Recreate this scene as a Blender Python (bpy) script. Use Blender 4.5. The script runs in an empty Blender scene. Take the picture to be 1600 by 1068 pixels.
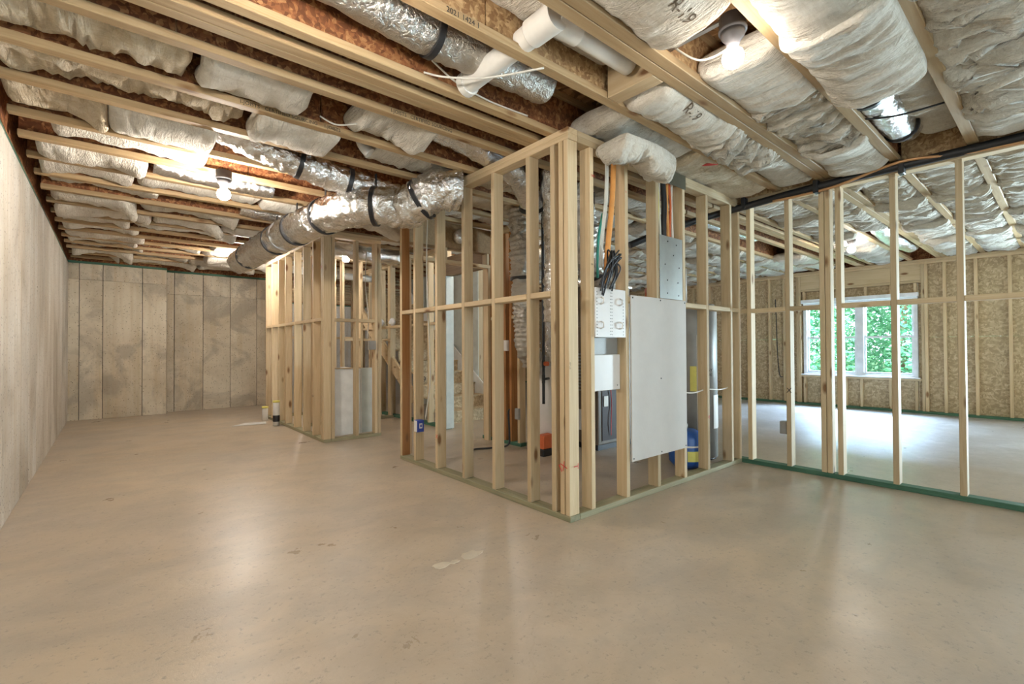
import bpy, bmesh, math, random
from mathutils import Vector, Matrix, noise
random.seed(7)
S = bpy.context.scene
COL = S.collection
PI = math.pi

# ------------------------------------------------------------------ camera
YAW, PITCH, ROLL = math.radians(40.25), math.radians(0.7), math.radians(-0.3)
fwd = Vector((math.sin(YAW)*math.cos(PITCH), math.cos(YAW)*math.cos(PITCH), math.sin(PITCH)))
rt = Vector((math.cos(YAW), -math.sin(YAW), 0)); up = rt.cross(fwd)
rt2 = rt*math.cos(ROLL)+up*math.sin(ROLL); up2 = up*math.cos(ROLL)-rt*math.sin(ROLL)
cam = bpy.data.objects.new('camera', bpy.data.cameras.new('camera')); COL.objects.link(cam)
m = Matrix((rt2, up2, -fwd)).transposed().to_4x4(); m.translation = (0, 0, 1.085)
cam.matrix_world = m
cam.data.sensor_width = 36; cam.data.lens = 36*740/1600; cam.data.clip_start = 0.02; cam.data.clip_end = 200
S.camera = cam

# ------------------------------------------------------------------ world, daylight, exposure
W = bpy.data.worlds.new('sky'); S.world = W; W.use_nodes = True
bg = W.node_tree.nodes['Background']; bg.inputs[0].default_value = (0.72, 0.88, 1.0, 1); bg.inputs[1].default_value = 5.0
sun = bpy.data.objects.new('sun', bpy.data.lights.new('sun', 'SUN')); COL.objects.link(sun)
sun.data.energy = 11; sun.data.angle = math.radians(3); sun.data.color = (1, .97, .9)
sun.rotation_euler = Vector((0.75, 0.25, -0.62)).to_track_quat('-Z', 'Y').to_euler()
def area(name, loc, target, sx, sy, power, col):
    l = bpy.data.lights.new(name, 'AREA'); l.shape = 'RECTANGLE'; l.size = sx; l.size_y = sy; l.energy = power; l.color = col
    o = bpy.data.objects.new(name, l); COL.objects.link(o); o.location = loc
    o.rotation_euler = (Vector(target)-Vector(loc)).to_track_quat('-Z', 'Y').to_euler(); return o
area('skylight_window', (12.6, 2.4, 4.3), (9.95, 2.4, 1.2), 4.5, 3.0, 7500, (.50, .70, 1.0))
area('fill_patio_door', (11.4, -1.65, .7), (8.7, 1.0, 2.9), 2.6, 1.6, 1900, (.68, .86, 1.0))  # added cool fill outside the unseen patio door, aimed up at the batts
area('fill_rear_doors', (1.6, -5.0, 2.6), (1.6, -1.2, 1.3), 5.0, 3.0, 50, (.93, .97, 1.0))  # added fill from behind the viewpoint, outside the made-up rear doors
S.view_settings.view_transform = 'Standard'; S.view_settings.look = 'None'
S.view_settings.exposure = 0.0; S.view_settings.gamma = 1.0; S.view_settings.use_curve_mapping = False
BULB_E = 300.0

# ------------------------------------------------------------------ materials
def newmat(name):
    m = bpy.data.materials.new(name); m.use_nodes = True
    nt = m.node_tree; b = nt.nodes['Principled BSDF']; return m, nt, b
def N(nt, t, **k):
    n = nt.nodes.new(t)
    for a, v in k.items(): setattr(n, a, v)
    return n
def ramp(nt, fac, stops):
    r = N(nt, 'ShaderNodeValToRGB'); cr = r.color_ramp
    while len(cr.elements) < len(stops): cr.elements.new(0.5)
    for e, (p, c) in zip(cr.elements, stops): e.position = p; e.color = (*c, 1)
    nt.links.new(fac, r.inputs[0]); return r.outputs[0]
def coords(nt, scale=(1, 1, 1), rand=True):
    tc = N(nt, 'ShaderNodeTexCoord'); mp = N(nt, 'ShaderNodeMapping'); mp.inputs['Scale'].default_value = scale
    nt.links.new(tc.outputs['Object'], mp.inputs[0])
    oi = N(nt, 'ShaderNodeObjectInfo')
    if not rand: return mp.outputs[0], oi.outputs['Random']
    ml = N(nt, 'ShaderNodeMath', operation='MULTIPLY'); ml.inputs[1].default_value = 37.0
    nt.links.new(oi.outputs['Random'], ml.inputs[0])
    ad = N(nt, 'ShaderNodeVectorMath', operation='ADD'); nt.links.new(mp.outputs[0], ad.inputs[0]); nt.links.new(ml.outputs[0], ad.inputs[1])
    return ad.outputs[0], oi.outputs['Random']
def noi(nt, vec, scale, detail=4, rough=.55, dist=0.):
    n = N(nt, 'ShaderNodeTexNoise'); n.inputs['Scale'].default_value = scale; n.inputs['Detail'].default_value = detail
    n.inputs['Roughness'].default_value = rough; n.inputs['Distortion'].default_value = dist
    nt.links.new(vec, n.inputs['Vector']); return n.outputs['Fac']
def mixc(nt, fac, a, b, mode='MIX'):
    n = N(nt, 'ShaderNodeMix', data_type='RGBA', blend_type=mode)
    for s, v in ((0, fac), (6, a), (7, b)):
        if hasattr(v, 'links') or hasattr(v, 'is_linked'): nt.links.new(v, n.inputs[s])
        else: n.inputs[s].default_value = v if s == 0 else (*v, 1)
    return n.outputs[2]
def bump(nt, b, h, strength, dist=.01):
    n = N(nt, 'ShaderNodeBump'); n.inputs['Strength'].default_value = strength; n.inputs['Distance'].default_value = dist
    nt.links.new(h, n.inputs['Height']); nt.links.new(n.outputs[0], b.inputs['Normal'])
def plain(name, col, rough=.5, metal=0., spec=None, emit=0., bmp=None, lo=.9, hi=1.06):
    m, nt, b = newmat(name); b.inputs['Base Color'].default_value = (*col, 1)
    v, r = coords(nt)
    f = noi(nt, v, 9, 3)
    c = ramp(nt, f, [(.3, tuple(x*lo for x in col)), (.7, tuple(min(1, x*hi) for x in col))])
    nt.links.new(c, b.inputs['Base Color'])
    b.inputs['Roughness'].default_value = rough; b.inputs['Metallic'].default_value = metal
    if emit: b.inputs['Emission Color'].default_value = (*col, 1); b.inputs['Emission Strength'].default_value = emit
    if bmp: bump(nt, b, noi(nt, v, bmp[0], 3), bmp[1], .005)
    return m
def wood(name, axis, light, dark, knots=True, var=.22):
    m, nt, b = newmat(name)
    s = [16., 16., 16.]; s[axis] = .9
    v, r = coords(nt, s)
    f = noi(nt, v, 1.6, 6, .6, 1.4)
    c = ramp(nt, f, [(.22, dark), (.5, tuple((x+y)/2*1.04 for x, y in zip(light, dark))), (.75, light)])
    if knots:
        k = [7., 7., 7.]; k[axis] = 2.6
        v2, _ = coords(nt, k)
        vo = N(nt, 'ShaderNodeTexVoronoi'); vo.inputs['Scale'].default_value = 1.; nt.links.new(v2, vo.inputs['Vector'])
        kf = ramp(nt, vo.outputs['Distance'], [(.08, (1, 1, 1)), (.17, (0, 0, 0))])
        c = mixc(nt, kf, c, (.22, .11, .045))
    hs = N(nt, 'ShaderNodeHueSaturation'); nt.links.new(c, hs.inputs['Color'])
    mr = N(nt, 'ShaderNodeMapRange'); mr.inputs['To Min'].default_value = 1-var; mr.inputs['To Max'].default_value = 1+var*.6
    nt.links.new(r, mr.inputs[0]); nt.links.new(mr.outputs[0], hs.inputs['Value'])
    nt.links.new(hs.outputs[0], b.inputs['Base Color'])
    b.inputs['Roughness'].default_value = .62; b.inputs['Specular IOR Level'].default_value = .3
    bump(nt, b, f, .25, .002); return m
def osb(name, cols, scale=1., axis=None):
    m, nt, b = newmat(name)
    v, r = coords(nt, (scale, scale, scale))
    w = N(nt, 'ShaderNodeTexNoise'); w.inputs['Scale'].default_value = 7; nt.links.new(v, w.inputs['Vector'])
    dv = N(nt, 'ShaderNodeVectorMath', operation='MULTIPLY_ADD'); dv.inputs[1].default_value = (.12, .12, .12)
    nt.links.new(w.outputs['Color'], dv.inputs[0]); nt.links.new(v, dv.inputs[2])
    outs = []
    for rot, st in (((.5, .6, .7), (26, 70, 40)), ((-.6, 1.1, -.4), (60, 22, 46))):
        mp = N(nt, 'ShaderNodeMapping'); mp.inputs['Rotation'].default_value = rot; mp.inputs['Scale'].default_value = st
        nt.links.new(dv.outputs[0], mp.inputs[0])
        vo = N(nt, 'ShaderNodeTexVoronoi', feature='F1'); vo.inputs['Scale'].default_value = .55; nt.links.new(mp.outputs[0], vo.inputs['Vector'])
        sp = N(nt, 'ShaderNodeSeparateColor'); nt.links.new(vo.outputs['Color'], sp.inputs[0]); outs.append(sp.outputs[0])
    mx = N(nt, 'ShaderNodeMath', operation='MULTIPLY'); nt.links.new(outs[0], mx.inputs[0]); nt.links.new(outs[1], mx.inputs[1])
    c = ramp(nt, mx.outputs[0], [(.02, cols[0]), (.18, cols[1]), (.45, cols[2]), (.8, cols[3])])
    nt.links.new(c, b.inputs['Base Color']); b.inputs['Roughness'].default_value = .7; b.inputs['Specular IOR Level'].default_value = .25
    bump(nt, b, mx.outputs[0], .4, .004); return m
PL, PD = (.67, .525, .335), (.50, .36, .20)
M = {}
for i, a in enumerate('xyz'):
    M['pine'+a] = wood('pine_'+a, i, PL, PD)
    M['flange'+a] = wood('flange_'+a, i, (.47, .34, .19), (.31, .19, .085), True, .15)
    M['treated'+a] = wood('treated_'+a, i, (.40, .335, .215), (.21, .22, .125), False, .1)
    M['green'+a] = wood('treated_green_'+a, i, (.10, .21, .13), (.03, .10, .065), False, .1)
M['darkwood'] = wood('amber_pine', 2, (.47, .23, .085), (.30, .12, .035))
M['lvl'] = wood('laminated_beam', 1, (.36, .23, .11), (.22, .13, .06), False)
M['web'] = osb('osb_web', [(.14, .05, .02), (.23, .088, .034), (.31, .13, .05), (.43, .215, .09)], 2.0)
M['webl'] = osb('osb_web_pale', [(.30, .17, .08), (.42, .26, .125), (.52, .345, .175), (.64, .455, .25)], 2.0)
M['osb'] = osb('osb_sheathing', [(.40, .30, .18), (.51, .39, .24), (.58, .46, .29), (.66, .54, .36)], 1.5)
M['deck'] = osb('osb_deck', [(.18, .09, .04), (.32, .17, .07), (.44, .25, .11), (.54, .34, .17)])

def concrete(name, k=(1, 1, 1)):
    m, nt, b = newmat(name)
    v, r = coords(nt, (1, 1, 1))
    big = noi(nt, v, .9, 5, .6, .6)
    c = ramp(nt, big, [(.30, (.40, .35, .28)), (.45, (.56, .51, .435)), (.60, (.67, .63, .56)), (.75, (.74, .71, .65))])
    sv, _ = coords(nt, (9, 9, .5)); st = noi(nt, sv, 1.3, 4, .6)
    c = mixc(nt, ramp(nt, st, [(.45, (0, 0, 0)), (.75, (.55, .55, .55))]), c, (.48, .37, .23))
    fine = noi(nt, v, 34, 5, .7)
    c = mixc(nt, ramp(nt, fine, [(.28, (.65, .65, .65)), (.42, (0, 0, 0))]), c, (.20, .17, .13))
    vo = N(nt, 'ShaderNodeTexVoronoi'); vo.inputs['Scale'].default_value = 26; nt.links.new(v, vo.inputs['Vector'])
    pit = ramp(nt, vo.outputs['Distance'], [(.10, (1, 1, 1)), (.17, (0, 0, 0))])
    c = mixc(nt, pit, c, (.13, .11, .085)); c = mixc(nt, 1.0, c, k, 'MULTIPLY')
    if k[2] < 1: c = mixc(nt, ramp(nt, noi(nt, v, 1.5, 5, .6, .8), [(.50, (0, 0, 0)), (.60, (.55, .55, .55))]), c, (.30, .255, .20))
    nt.links.new(c, b.inputs['Base Color']); b.inputs['Roughness'].default_value = .85
    bump(nt, b, fine, .35, .006); return m
M['conc'] = concrete('cast_concrete')
M['concb'] = concrete('stained_concrete', (1.0, .93, .80))
def floor_mat():
    m, nt, b = newmat('slab_concrete')
    tc = N(nt, 'ShaderNodeTexCoord'); v = tc.outputs['Object']
    a = noi(nt, v, .55, 6, .62, .5); f2 = noi(nt, v, 2.6, 7, .68, .3); f3 = noi(nt, v, 45, 4, .7)
    c = ramp(nt, f2, [(.36, (.31, .287, .268)), (.5, (.385, .362, .342)), (.64, (.48, .455, .432))])
    mo = noi(nt, v, 9, 7, .72, .6); c = mixc(nt, ramp(nt, mo, [(.34, (.6, .6, .6)), (.52, (0, 0, 0))]), c, (.29, .262, .232))
    c = mixc(nt, ramp(nt, mo, [(.52, (0, 0, 0)), (.68, (.4, .4, .4))]), c, (.56, .53, .49))
    vc = N(nt, 'ShaderNodeTexVoronoi', feature='DISTANCE_TO_EDGE'); vc.inputs['Scale'].default_value = .42
    wv = N(nt, 'ShaderNodeVectorMath', operation='MULTIPLY_ADD'); wn = N(nt, 'ShaderNodeTexNoise'); wn.inputs['Scale'].default_value = 2.2; wn.inputs['Detail'].default_value = 5; nt.links.new(v, wn.inputs['Vector'])
    wv.inputs[1].default_value = (.9, .9, 0); nt.links.new(wn.outputs['Color'], wv.inputs[0]); nt.links.new(v, wv.inputs[2]); nt.links.new(wv.outputs[0], vc.inputs['Vector'])
    c = mixc(nt, ramp(nt, vc.outputs['Distance'], [(.001, (.45, .45, .45)), (.003, (0, 0, 0))]), c, (.20, .175, .15))
    # red clay dust tracked along the concrete wall, fading to the right
    sx = N(nt, 'ShaderNodeSeparateXYZ'); nt.links.new(v, sx.inputs[0])
    mr = N(nt, 'ShaderNodeMapRange'); mr.inputs['From Min'].default_value = 2.4; mr.inputs['From Max'].default_value = -.6
    nt.links.new(sx.outputs[0], mr.inputs[0])
    ml = N(nt, 'ShaderNodeMath', operation='MULTIPLY'); nt.links.new(mr.outputs[0], ml.inputs[0])
    nt.links.new(ramp(nt, a, [(.2, (.45, .45, .45)), (.75, (1, 1, 1))]), ml.inputs[1])
    c = mixc(nt, ml.outputs[0], c, (.58, .455, .315))
    c = mixc(nt, ramp(nt, f3, [(.30, (.6, .6, .6)), (.42, (0, 0, 0))]), c, (.23, .195, .16))
    vs = N(nt, 'ShaderNodeMapping'); vs.inputs['Scale'].default_value = (1.6, 2.4, 1); vs.inputs['Rotation'].default_value = (0, 0, .5); nt.links.new(v, vs.inputs[0])
    sw = noi(nt, vs.outputs[0], 1.4, 6, .65, .5)
    c = mixc(nt, ramp(nt, sw, [(.36, (.36, .36, .36)), (.58, (0, 0, 0))]), c, (.30, .27, .225))
    nt.links.new(c, b.inputs['Base Color'])
    rr = ramp(nt, f2, [(.25, (.24, .24, .24)), (.75, (.46, .46, .46))]); nt.links.new(rr, b.inputs['Roughness'])
    b.inputs['Specular IOR Level'].default_value = .62
    mx = N(nt, 'ShaderNodeMath', operation='MULTIPLY_ADD'); mx.inputs[1].default_value = .3; nt.links.new(f3, mx.inputs[0]); nt.links.new(f2, mx.inputs[2])
    bump(nt, b, mx.outputs[0], .22, .012); return m
M['floor'] = floor_mat()
def foil(name, tint=(.80, .79, .77), rough=.22, bs=22):
    m, nt, b = newmat(name); v, r = coords(nt)
    b.inputs['Base Color'].default_value = (*tint, 1); b.inputs['Metallic'].default_value = 1.0; b.inputs['Roughness'].default_value = rough
    f = noi(nt, v, bs, 4, .6, 1.5); bump(nt, b, f, .9, .014); return m
M['foil'] = foil('foil_jacket'); M['foild'] = foil('dull_foil_jacket', (.60, .57, .52), .34, 30)
M['galv'] = foil('galvanised_steel', (.62, .62, .62), .32, 6)
def batt_mat(name, c1, c2, c3):
    m, nt, b = newmat(name); v, r = coords(nt, (1, 1, 1))
    f = noi(nt, v, 5, 6, .65, .8); sv, _ = coords(nt, (9, 60, 60)); g = noi(nt, sv, 1.5, 4, .7)
    mx = N(nt, 'ShaderNodeMath', operation='MULTIPLY_ADD'); mx.inputs[1].default_value = .35; nt.links.new(g, mx.inputs[0])
    ml = N(nt, 'ShaderNodeMath', operation='MULTIPLY'); ml.inputs[1].default_value = .7; nt.links.new(f, ml.inputs[0]); nt.links.new(ml.outputs[0], mx.inputs[2])
    c = ramp(nt, mx.outputs[0], [(.34, c1), (.5, c2), (.66, c3)])
    nt.links.new(c, b.inputs['Base Color']); b.inputs['Roughness'].default_value = .95; b.inputs['Specular IOR Level'].default_value = .1
    b.inputs['Sheen Weight'].default_value = .15
    cv, _ = coords(nt, (24, 4.5, 12)); cr_ = noi(nt, cv, 1.6, 5, .62, 1.0); hv = noi(nt, v, 60, 4, .7)
    ad = N(nt, 'ShaderNodeMath', operation='MULTIPLY_ADD'); ad.inputs[1].default_value = .3; nt.links.new(hv, ad.inputs[0]); nt.links.new(f, ad.inputs[2])
    a2 = N(nt, 'ShaderNodeMath', operation='MULTIPLY_ADD'); a2.inputs[1].default_value = 1.1; nt.links.new(cr_, a2.inputs[0]); nt.links.new(ad.outputs[0], a2.inputs[2])
    bump(nt, b, a2.outputs[0], .75, .03); return m
M['batt'] = batt_mat('fiberglass', (.50, .43, .33), (.63, .57, .475), (.73, .68, .59))
M['batt2'] = batt_mat('fiberglass_raw', (.40, .30, .18), (.57, .46, .31), (.68, .59, .45))
M['black'] = plain('black_plastic', (.018, .017, .018), .45)
M['pvc'] = plain('white_pvc', (.72, .69, .63), .35)
M['white'] = plain('white_enamel', (.74, .70, .66), .4, lo=.97, hi=1.02)
M['board'] = plain('white_backer_board', (.60, .555, .505), .75, bmp=(60, .15), lo=.97, hi=1.02)
M['drywall'] = plain('drywall', (.60, .64, .60), .85)
M['paint'] = plain('white_paint', (.78, .77, .73), .5)
M['grey'] = plain('grey_steel', (.33, .32, .30), .45, .2)
M['plate'] = plain('nail_plate_steel', (.36, .37, .35), .38, .75)
M['dplate'] = plain('dark_plate', (.10, .09, .055), .5, .3)
M['dgrey'] = plain('dark_grey_box', (.055, .05, .05), .5)
M['furn'] = plain('furnace_enamel', (.18, .14, .10), .5)
M['fdark'] = plain('furnace_dark', (.035, .014, .009), .6)
M['blue'] = plain('blue_tank', (.025, .10, .36), .35)
M['boxblue'] = plain('blue_box', (.03, .06, .32), .5)
M['yellow'] = plain('yellow_label', (.75, .66, .16), .6)
M['orange'] = plain('orange_conduit', (.80, .36, .10), .5)
M['ored'] = plain('orange_red_bucket', (.62, .13, .04), .5)
M['red'] = plain('red_paint', (.60, .06, .05), .6)
M['teal'] = plain('teal_cable', (.04, .34, .27), .5)
M['cable'] = plain('white_cable', (.70, .66, .58), .5)
M['copper'] = plain('copper_wire', (.62, .35, .17), .4, .6)
M['ink'] = plain('black_ink', (.03, .028, .025), .7)
M['inkf'] = plain('faded_ink', (.24, .18, .12), .8)
M['paper'] = plain('white_paper', (.78, .76, .72), .8)
M['patch'] = plain('pale_mortar', (.62, .54, .42), .9, bmp=(50, .4))
M['bark'] = plain('bark', (.16, .11, .07), .9, bmp=(30, .6))
M['grass'] = plain('outdoor_ground', (.10, .17, .05), .9)
M['vinyl'] = plain('white_vinyl', (.80, .82, .84), .4)
M['greywall'] = plain('blue_grey_wall', (.42, .47, .56), .8)
def leafm():
    m, nt, b = newmat('leaf'); v, r = coords(nt); f = noi(nt, v, 1.7, 3)
    c = ramp(nt, f, [(.3, (.03, .14, .07)), (.5, (.10, .32, .16)), (.7, (.30, .56, .34))]); nt.links.new(c, b.inputs['Base Color'])
    b.inputs['Roughness'].default_value = .5
    t = N(nt, 'ShaderNodeBsdfTranslucent'); nt.links.new(c, t.inputs[0])
    mx = N(nt, 'ShaderNodeMixShader'); mx.inputs[0].default_value = .45
    nt.links.new(b.outputs[0], mx.inputs[1]); nt.links.new(t.outputs[0], mx.inputs[2]); nt.links.new(mx.outputs[0], nt.nodes['Material Output'].inputs[0]); return m
M['leaf'] = leafm()
def glassm():
    m, nt, b = newmat('window_glass'); g = N(nt, 'ShaderNodeBsdfGlossy'); g.inputs['Roughness'].default_value = .02
    t = N(nt, 'ShaderNodeBsdfTransparent'); t.inputs[0].default_value = (.95, .98, .98, 1)
    mx = N(nt, 'ShaderNodeMixShader'); mx.inputs[0].default_value = .06
    nt.links.new(t.outputs[0], mx.inputs[1]); nt.links.new(g.outputs[0], mx.inputs[2]); nt.links.new(mx.outputs[0], nt.nodes['Material Output'].inputs[0]); return m
M['glass'] = glassm()
for nm_, k_ in (('bulb', 1.0), ('bulb_dim', .32), ('bulb_strong', 2.9), ('bulb_added_left', 1.75)):
    m_, nt_, b_ = newmat('lit_'+nm_); b_.inputs['Base Color'].default_value = (1, .95, .88, 1); b_.inputs['Emission Color'].default_value = (1, .935, .86, 1); b_.inputs['Emission Strength'].default_value = BULB_E*k_
    M[nm_] = m_


# ------------------------------------------------------------------ helpers
WL = {}
def wl(o): return WL.get(o.name, Vector((0, 0, 0))) if o else Vector((0, 0, 0))
def thing(name, label, cat, loc=(0, 0, 0), group=None, kind=None):
    o = bpy.data.objects.new(name, None); COL.objects.link(o); o.location = loc; o.empty_display_size = .1
    WL[o.name] = Vector(loc); tag(o, label, cat, group, kind); return o
def tag(o, label=None, cat=None, group=None, kind=None):
    if label: o['label'] = label
    if cat: o['category'] = cat
    if group: o['group'] = group
    if kind: o['kind'] = kind
    return o
def struct(name, label=None, loc=(0, 0, 0)): return thing(name, label, None, loc, None, 'structure')
def link(name, me, c, parent, mat=None):
    o = bpy.data.objects.new(name, me); COL.objects.link(o)
    o.parent = parent; o.location = Vector(c)-wl(parent); WL[o.name] = Vector(c); return o
CACHE = {}
def box(name, x0, x1, y0, y1, z0, z1, mat, parent=None, bev=.003):
    d = (round(x1-x0, 4), round(y1-y0, 4), round(z1-z0, 4)); key = d+(mat, bev)
    me = CACHE.get(key)
    if me is None:
        bm = bmesh.new(); bmesh.ops.create_cube(bm, size=1); bmesh.ops.scale(bm, vec=d, verts=bm.verts)
        if bev and min(d) > bev*2.5: bmesh.ops.bevel(bm, geom=bm.edges[:], offset=bev, segments=1, affect='EDGES')
        me = bpy.data.meshes.new(name); bm.to_mesh(me); bm.free(); me.materials.append(M[mat]); CACHE[key] = me
    return link(name, me, ((x0+x1)/2, (y0+y1)/2, (z0+z1)/2), parent)
class MB:
    def __init__(s): s.v = []; s.f = []; s.sm = []
    def quad(s, pts, smooth=False):
        n = len(s.v); s.v += [tuple(p) for p in pts]; s.f.append(tuple(range(n, n+len(pts)))); s.sm.append(smooth)
    def box(s, x0, x1, y0, y1, z0, z1):
        n = len(s.v); s.v += [(x, y, z) for z in (z0, z1) for y in (y0, y1) for x in (x0, x1)]
        for f in ((0, 2, 3, 1), (4, 5, 7, 6), (0, 1, 5, 4), (2, 6, 7, 3), (0, 4, 6, 2), (1, 3, 7, 5)):
            s.f.append(tuple(n+i for i in f)); s.sm.append(False)
    def rings(s, rs, cap=True, smooth=True):
        n0 = len(s.v); k = len(rs[0])
        for r in rs: s.v += [tuple(p) for p in r]
        for i in range(len(rs)-1):
            for j in range(k):
                a = n0+i*k+j; b = n0+i*k+(j+1) % k
                s.f.append((a, b, b+k, a+k)); s.sm.append(smooth)
        if cap:
            s.f.append(tuple(n0+j for j in reversed(range(k)))); s.sm.append(False)
            s.f.append(tuple(n0+(len(rs)-1)*k+j for j in range(k))); s.sm.append(False)
    def tube(s, path, r, seg=12, wr=0., wl_=6., seed=0., cor=0., corn=30., cap=True):
        P = [Vector(p) for p in path]; rs = []; T0 = None; acc = 0.
        u = None
        for i, p in enumerate(P):
            t = (P[min(i+1, len(P)-1)]-P[max(i-1, 0)]).normalized()
            if u is None:
                u = t.cross(Vector((0, 0, 1)) if abs(t.z) < .9 else Vector((1, 0, 0))).normalized()
            else: u = (u-t*u.dot(t)).normalized()
            w = t.cross(u)
            if i: acc += (p-P[i-1]).length
            rr = r(acc) if callable(r) else r
            ring = []
            for j in range(seg):
                a = 2*PI*j/seg; q = rr
                if wr:
                    d = u*math.cos(a)+w*math.sin(a)
                    q += wr*noise.noise(Vector((acc*wl_*2.2, d.x*1.6*wl_*.3+seed, d.z*1.6*wl_*.3+d.y)))+wr*.6*noise.noise(Vector((acc*wl_*6, d.x*4+seed, d.z*4)))
                if cor: q += cor*math.sin(acc*corn*2*PI)
                ring.append(p+(u*math.cos(a)+w*math.sin(a))*q)
            rs.append(ring)
        s.rings(rs, cap); return s
    def lathe(s, prof, c, seg=20, axis=2):
        rs = []
        for r, h in prof:
            ring = []
            for j in range(seg):
                a = 2*PI*j/seg; p = [r*math.cos(a), r*math.sin(a), h]
                if axis == 1: p = [p[0], -p[2], p[1]]
                if axis == 0: p = [p[2], p[0], p[1]]
                ring.append((c[0]+p[0], c[1]+p[1], c[2]+p[2]))
            rs.append(ring)
        s.rings(rs); return s
    def prism(s, pts, a, b):      # pts in XZ or list of 3D offset: extrude by vector
        n = len(s.v); k = len(pts); d = Vector(b)
        s.v += [tuple(p) for p in pts]+[tuple(Vector(p)+d) for p in pts]
        s.f.append(tuple(n+i for i in range(k))); s.f.append(tuple(n+k+i for i in reversed(range(k)))); s.sm += [False, False]
        for i in range(k): s.f.append((n+i, n+k+i, n+k+(i+1) % k, n+(i+1) % k)); s.sm.append(False)
        return s
    def build(s, name, mat, parent=None):
        V = [Vector(p) for p in s.v]
        lo = Vector([min(p[i] for p in V) for i in range(3)]); hi = Vector([max(p[i] for p in V) for i in range(3)]); c = (lo+hi)/2
        me = bpy.data.meshes.new(name); me.from_pydata([tuple(p-c) for p in V], [], s.f); me.materials.append(M[mat])
        me.polygons.foreach_set('use_smooth', s.sm); me.update()
        bm = bmesh.new(); bm.from_mesh(me); bmesh.ops.recalc_face_normals(bm, faces=bm.faces[:]); bm.to_mesh(me); bm.free()
        return link(name, me, c, parent)
def smooth_path(pts, n=10):
    P = [Vector(p) for p in pts]; out = []
    for i in range(len(P)-1):
        p0, p1, p2, p3 = P[max(i-1, 0)], P[i], P[i+1], P[min(i+2, len(P)-1)]
        for k in range(n):
            t = k/n
            out.append(.5*((2*p1)+(p2-p0)*t+(2*p0-5*p1+4*p2-p3)*t*t+(3*p1-p0-3*p2+p3)*t**3))
    out.append(P[-1]); return out
def text(name, body, size, origin, right, upv, mat, parent):
    cu = bpy.data.curves.new(name, 'FONT'); cu.body = body; cu.size = size; cu.extrude = .0003; cu.resolution_u = 2
    t = bpy.data.objects.new(name, cu); COL.objects.link(t)
    me = bpy.data.meshes.new_from_object(t.evaluated_get(bpy.context.evaluated_depsgraph_get()))
    bpy.data.objects.remove(t); bpy.data.curves.remove(cu)
    R = Vector(right).normalized(); U = Vector(upv).normalized(); Z = R.cross(U)
    for v in me.vertices: v.co = R*v.co.x+U*v.co.y+Z*v.co.z
    me.materials.clear(); me.materials.append(M[mat]); return link(name, me, origin, parent)
ORD = ['zeroth', 'first', 'second', 'third', 'fourth', 'fifth', 'sixth', 'seventh', 'eighth', 'ninth', 'tenth', 'eleventh', 'twelfth', 'thirteenth', 'fourteenth', 'fifteenth', 'sixteenth', 'seventeenth', 'eighteenth', 'nineteenth', 'twentieth', 'twenty-first', 'twenty-second', 'twenty-third', 'twenty-fourth', 'twenty-fifth', 'twenty-sixth', 'twenty-seventh', 'twenty-eighth']

# ------------------------------------------------------------------ setting: slab, concrete walls, deck
ZT = 2.467                       # top of the framed walls, underside of the joists
fl = MB(); fl.box(-.8, 10.3, -3.4, 15.2, -.12, 0); tag(fl.build('floor', 'floor'), 'beige stained concrete slab floor with clay dust along the left wall', None, None, 'structure')
dk = MB(); dk.box(-.8, 10.3, -3.4, 15.2, 2.772, 2.79); tag(dk.build('ceiling', 'deck'), 'brown strand board subfloor above the joists', None, None, 'structure')
def conc_wall(name, label, axis, face, depth, cuts, rows, sign, z1=2.43, sill=True, cm='conc'):
    """axis 0: runs along X at Y=face; axis 1: runs along Y at X=face. sign: direction of the wall body."""
    w = struct(name, label, ((face, (cuts[0]+cuts[-1])/2, 0) if axis == 1 else ((cuts[0]+cuts[-1])/2, face, 0)))
    def bx(nm, a0, a1, d0, d1, z0, z1_, mat, bev=.004):
        d0, d1 = sorted((face+sign*d0, face+sign*d1))
        if axis == 1: return box(nm, d0, d1, a0, a1, z0, z1_, mat, w, bev)
        return box(nm, a0, a1, d0, d1, z0, z1_, mat, w, bev)
    bx('core', cuts[0], cuts[-1], .02, depth, 0, z1, 'ink', 0)
    rnd = random.Random(len(cuts)*7+int(face*10))
    for a, b in zip(cuts[:-1], cuts[1:]):
        for z0, zz in zip(rows[:-1], rows[1:]):
            o = rnd.uniform(-.002, .002)
            bx('panel', a+.0035, b-.0035, o, .02, z0+(.001 if z0 else 0), zz-.001, cm)
    if sill: bx('sill_plate', cuts[0], cuts[-1], .005, .15, z1, z1+.037, 'greeny' if axis == 1 else 'greenx')
    bx('rim_board', cuts[0], cuts[-1], .005, .035, z1+.037, 2.772, 'web')
    return w
conc_wall('wall_left', 'pale cast concrete wall with vertical form lines on the left', 1, -.505, .22,
          [-3.3, -2.2, -1.2, -.2, .8, 1.8, 2.7, 3.45, 4.22, 4.97, 5.45, 5.95, 6.45, 6.96, 7.55, 8.14, 8.8, 9.4, 9.9], [0, 2.43], -1)
conc_wall('wall_back', 'stained concrete wall at the back, nearer section beside the left corner', 0, 9.9, .5, [-.70, -.379, -.102, .392, .72], [0, 2.18, 2.43], 1, cm='concb')
conc_wall('wall_back_recess', 'blotchy grey concrete wall at the back, set behind the left section', 0, 10.15, .22, [.72, .843, 1.269, 1.70, 2.143, 2.5], [0, 2.05, 2.43], 1, cm='concb')
conc_wall('wall_back_side', 'concrete wall turning away behind the stud block', 1, 2.5, .2, [10.15, 11.4, 12.6, 13.8, 15.0], [0, 2.43], -1)
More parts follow.
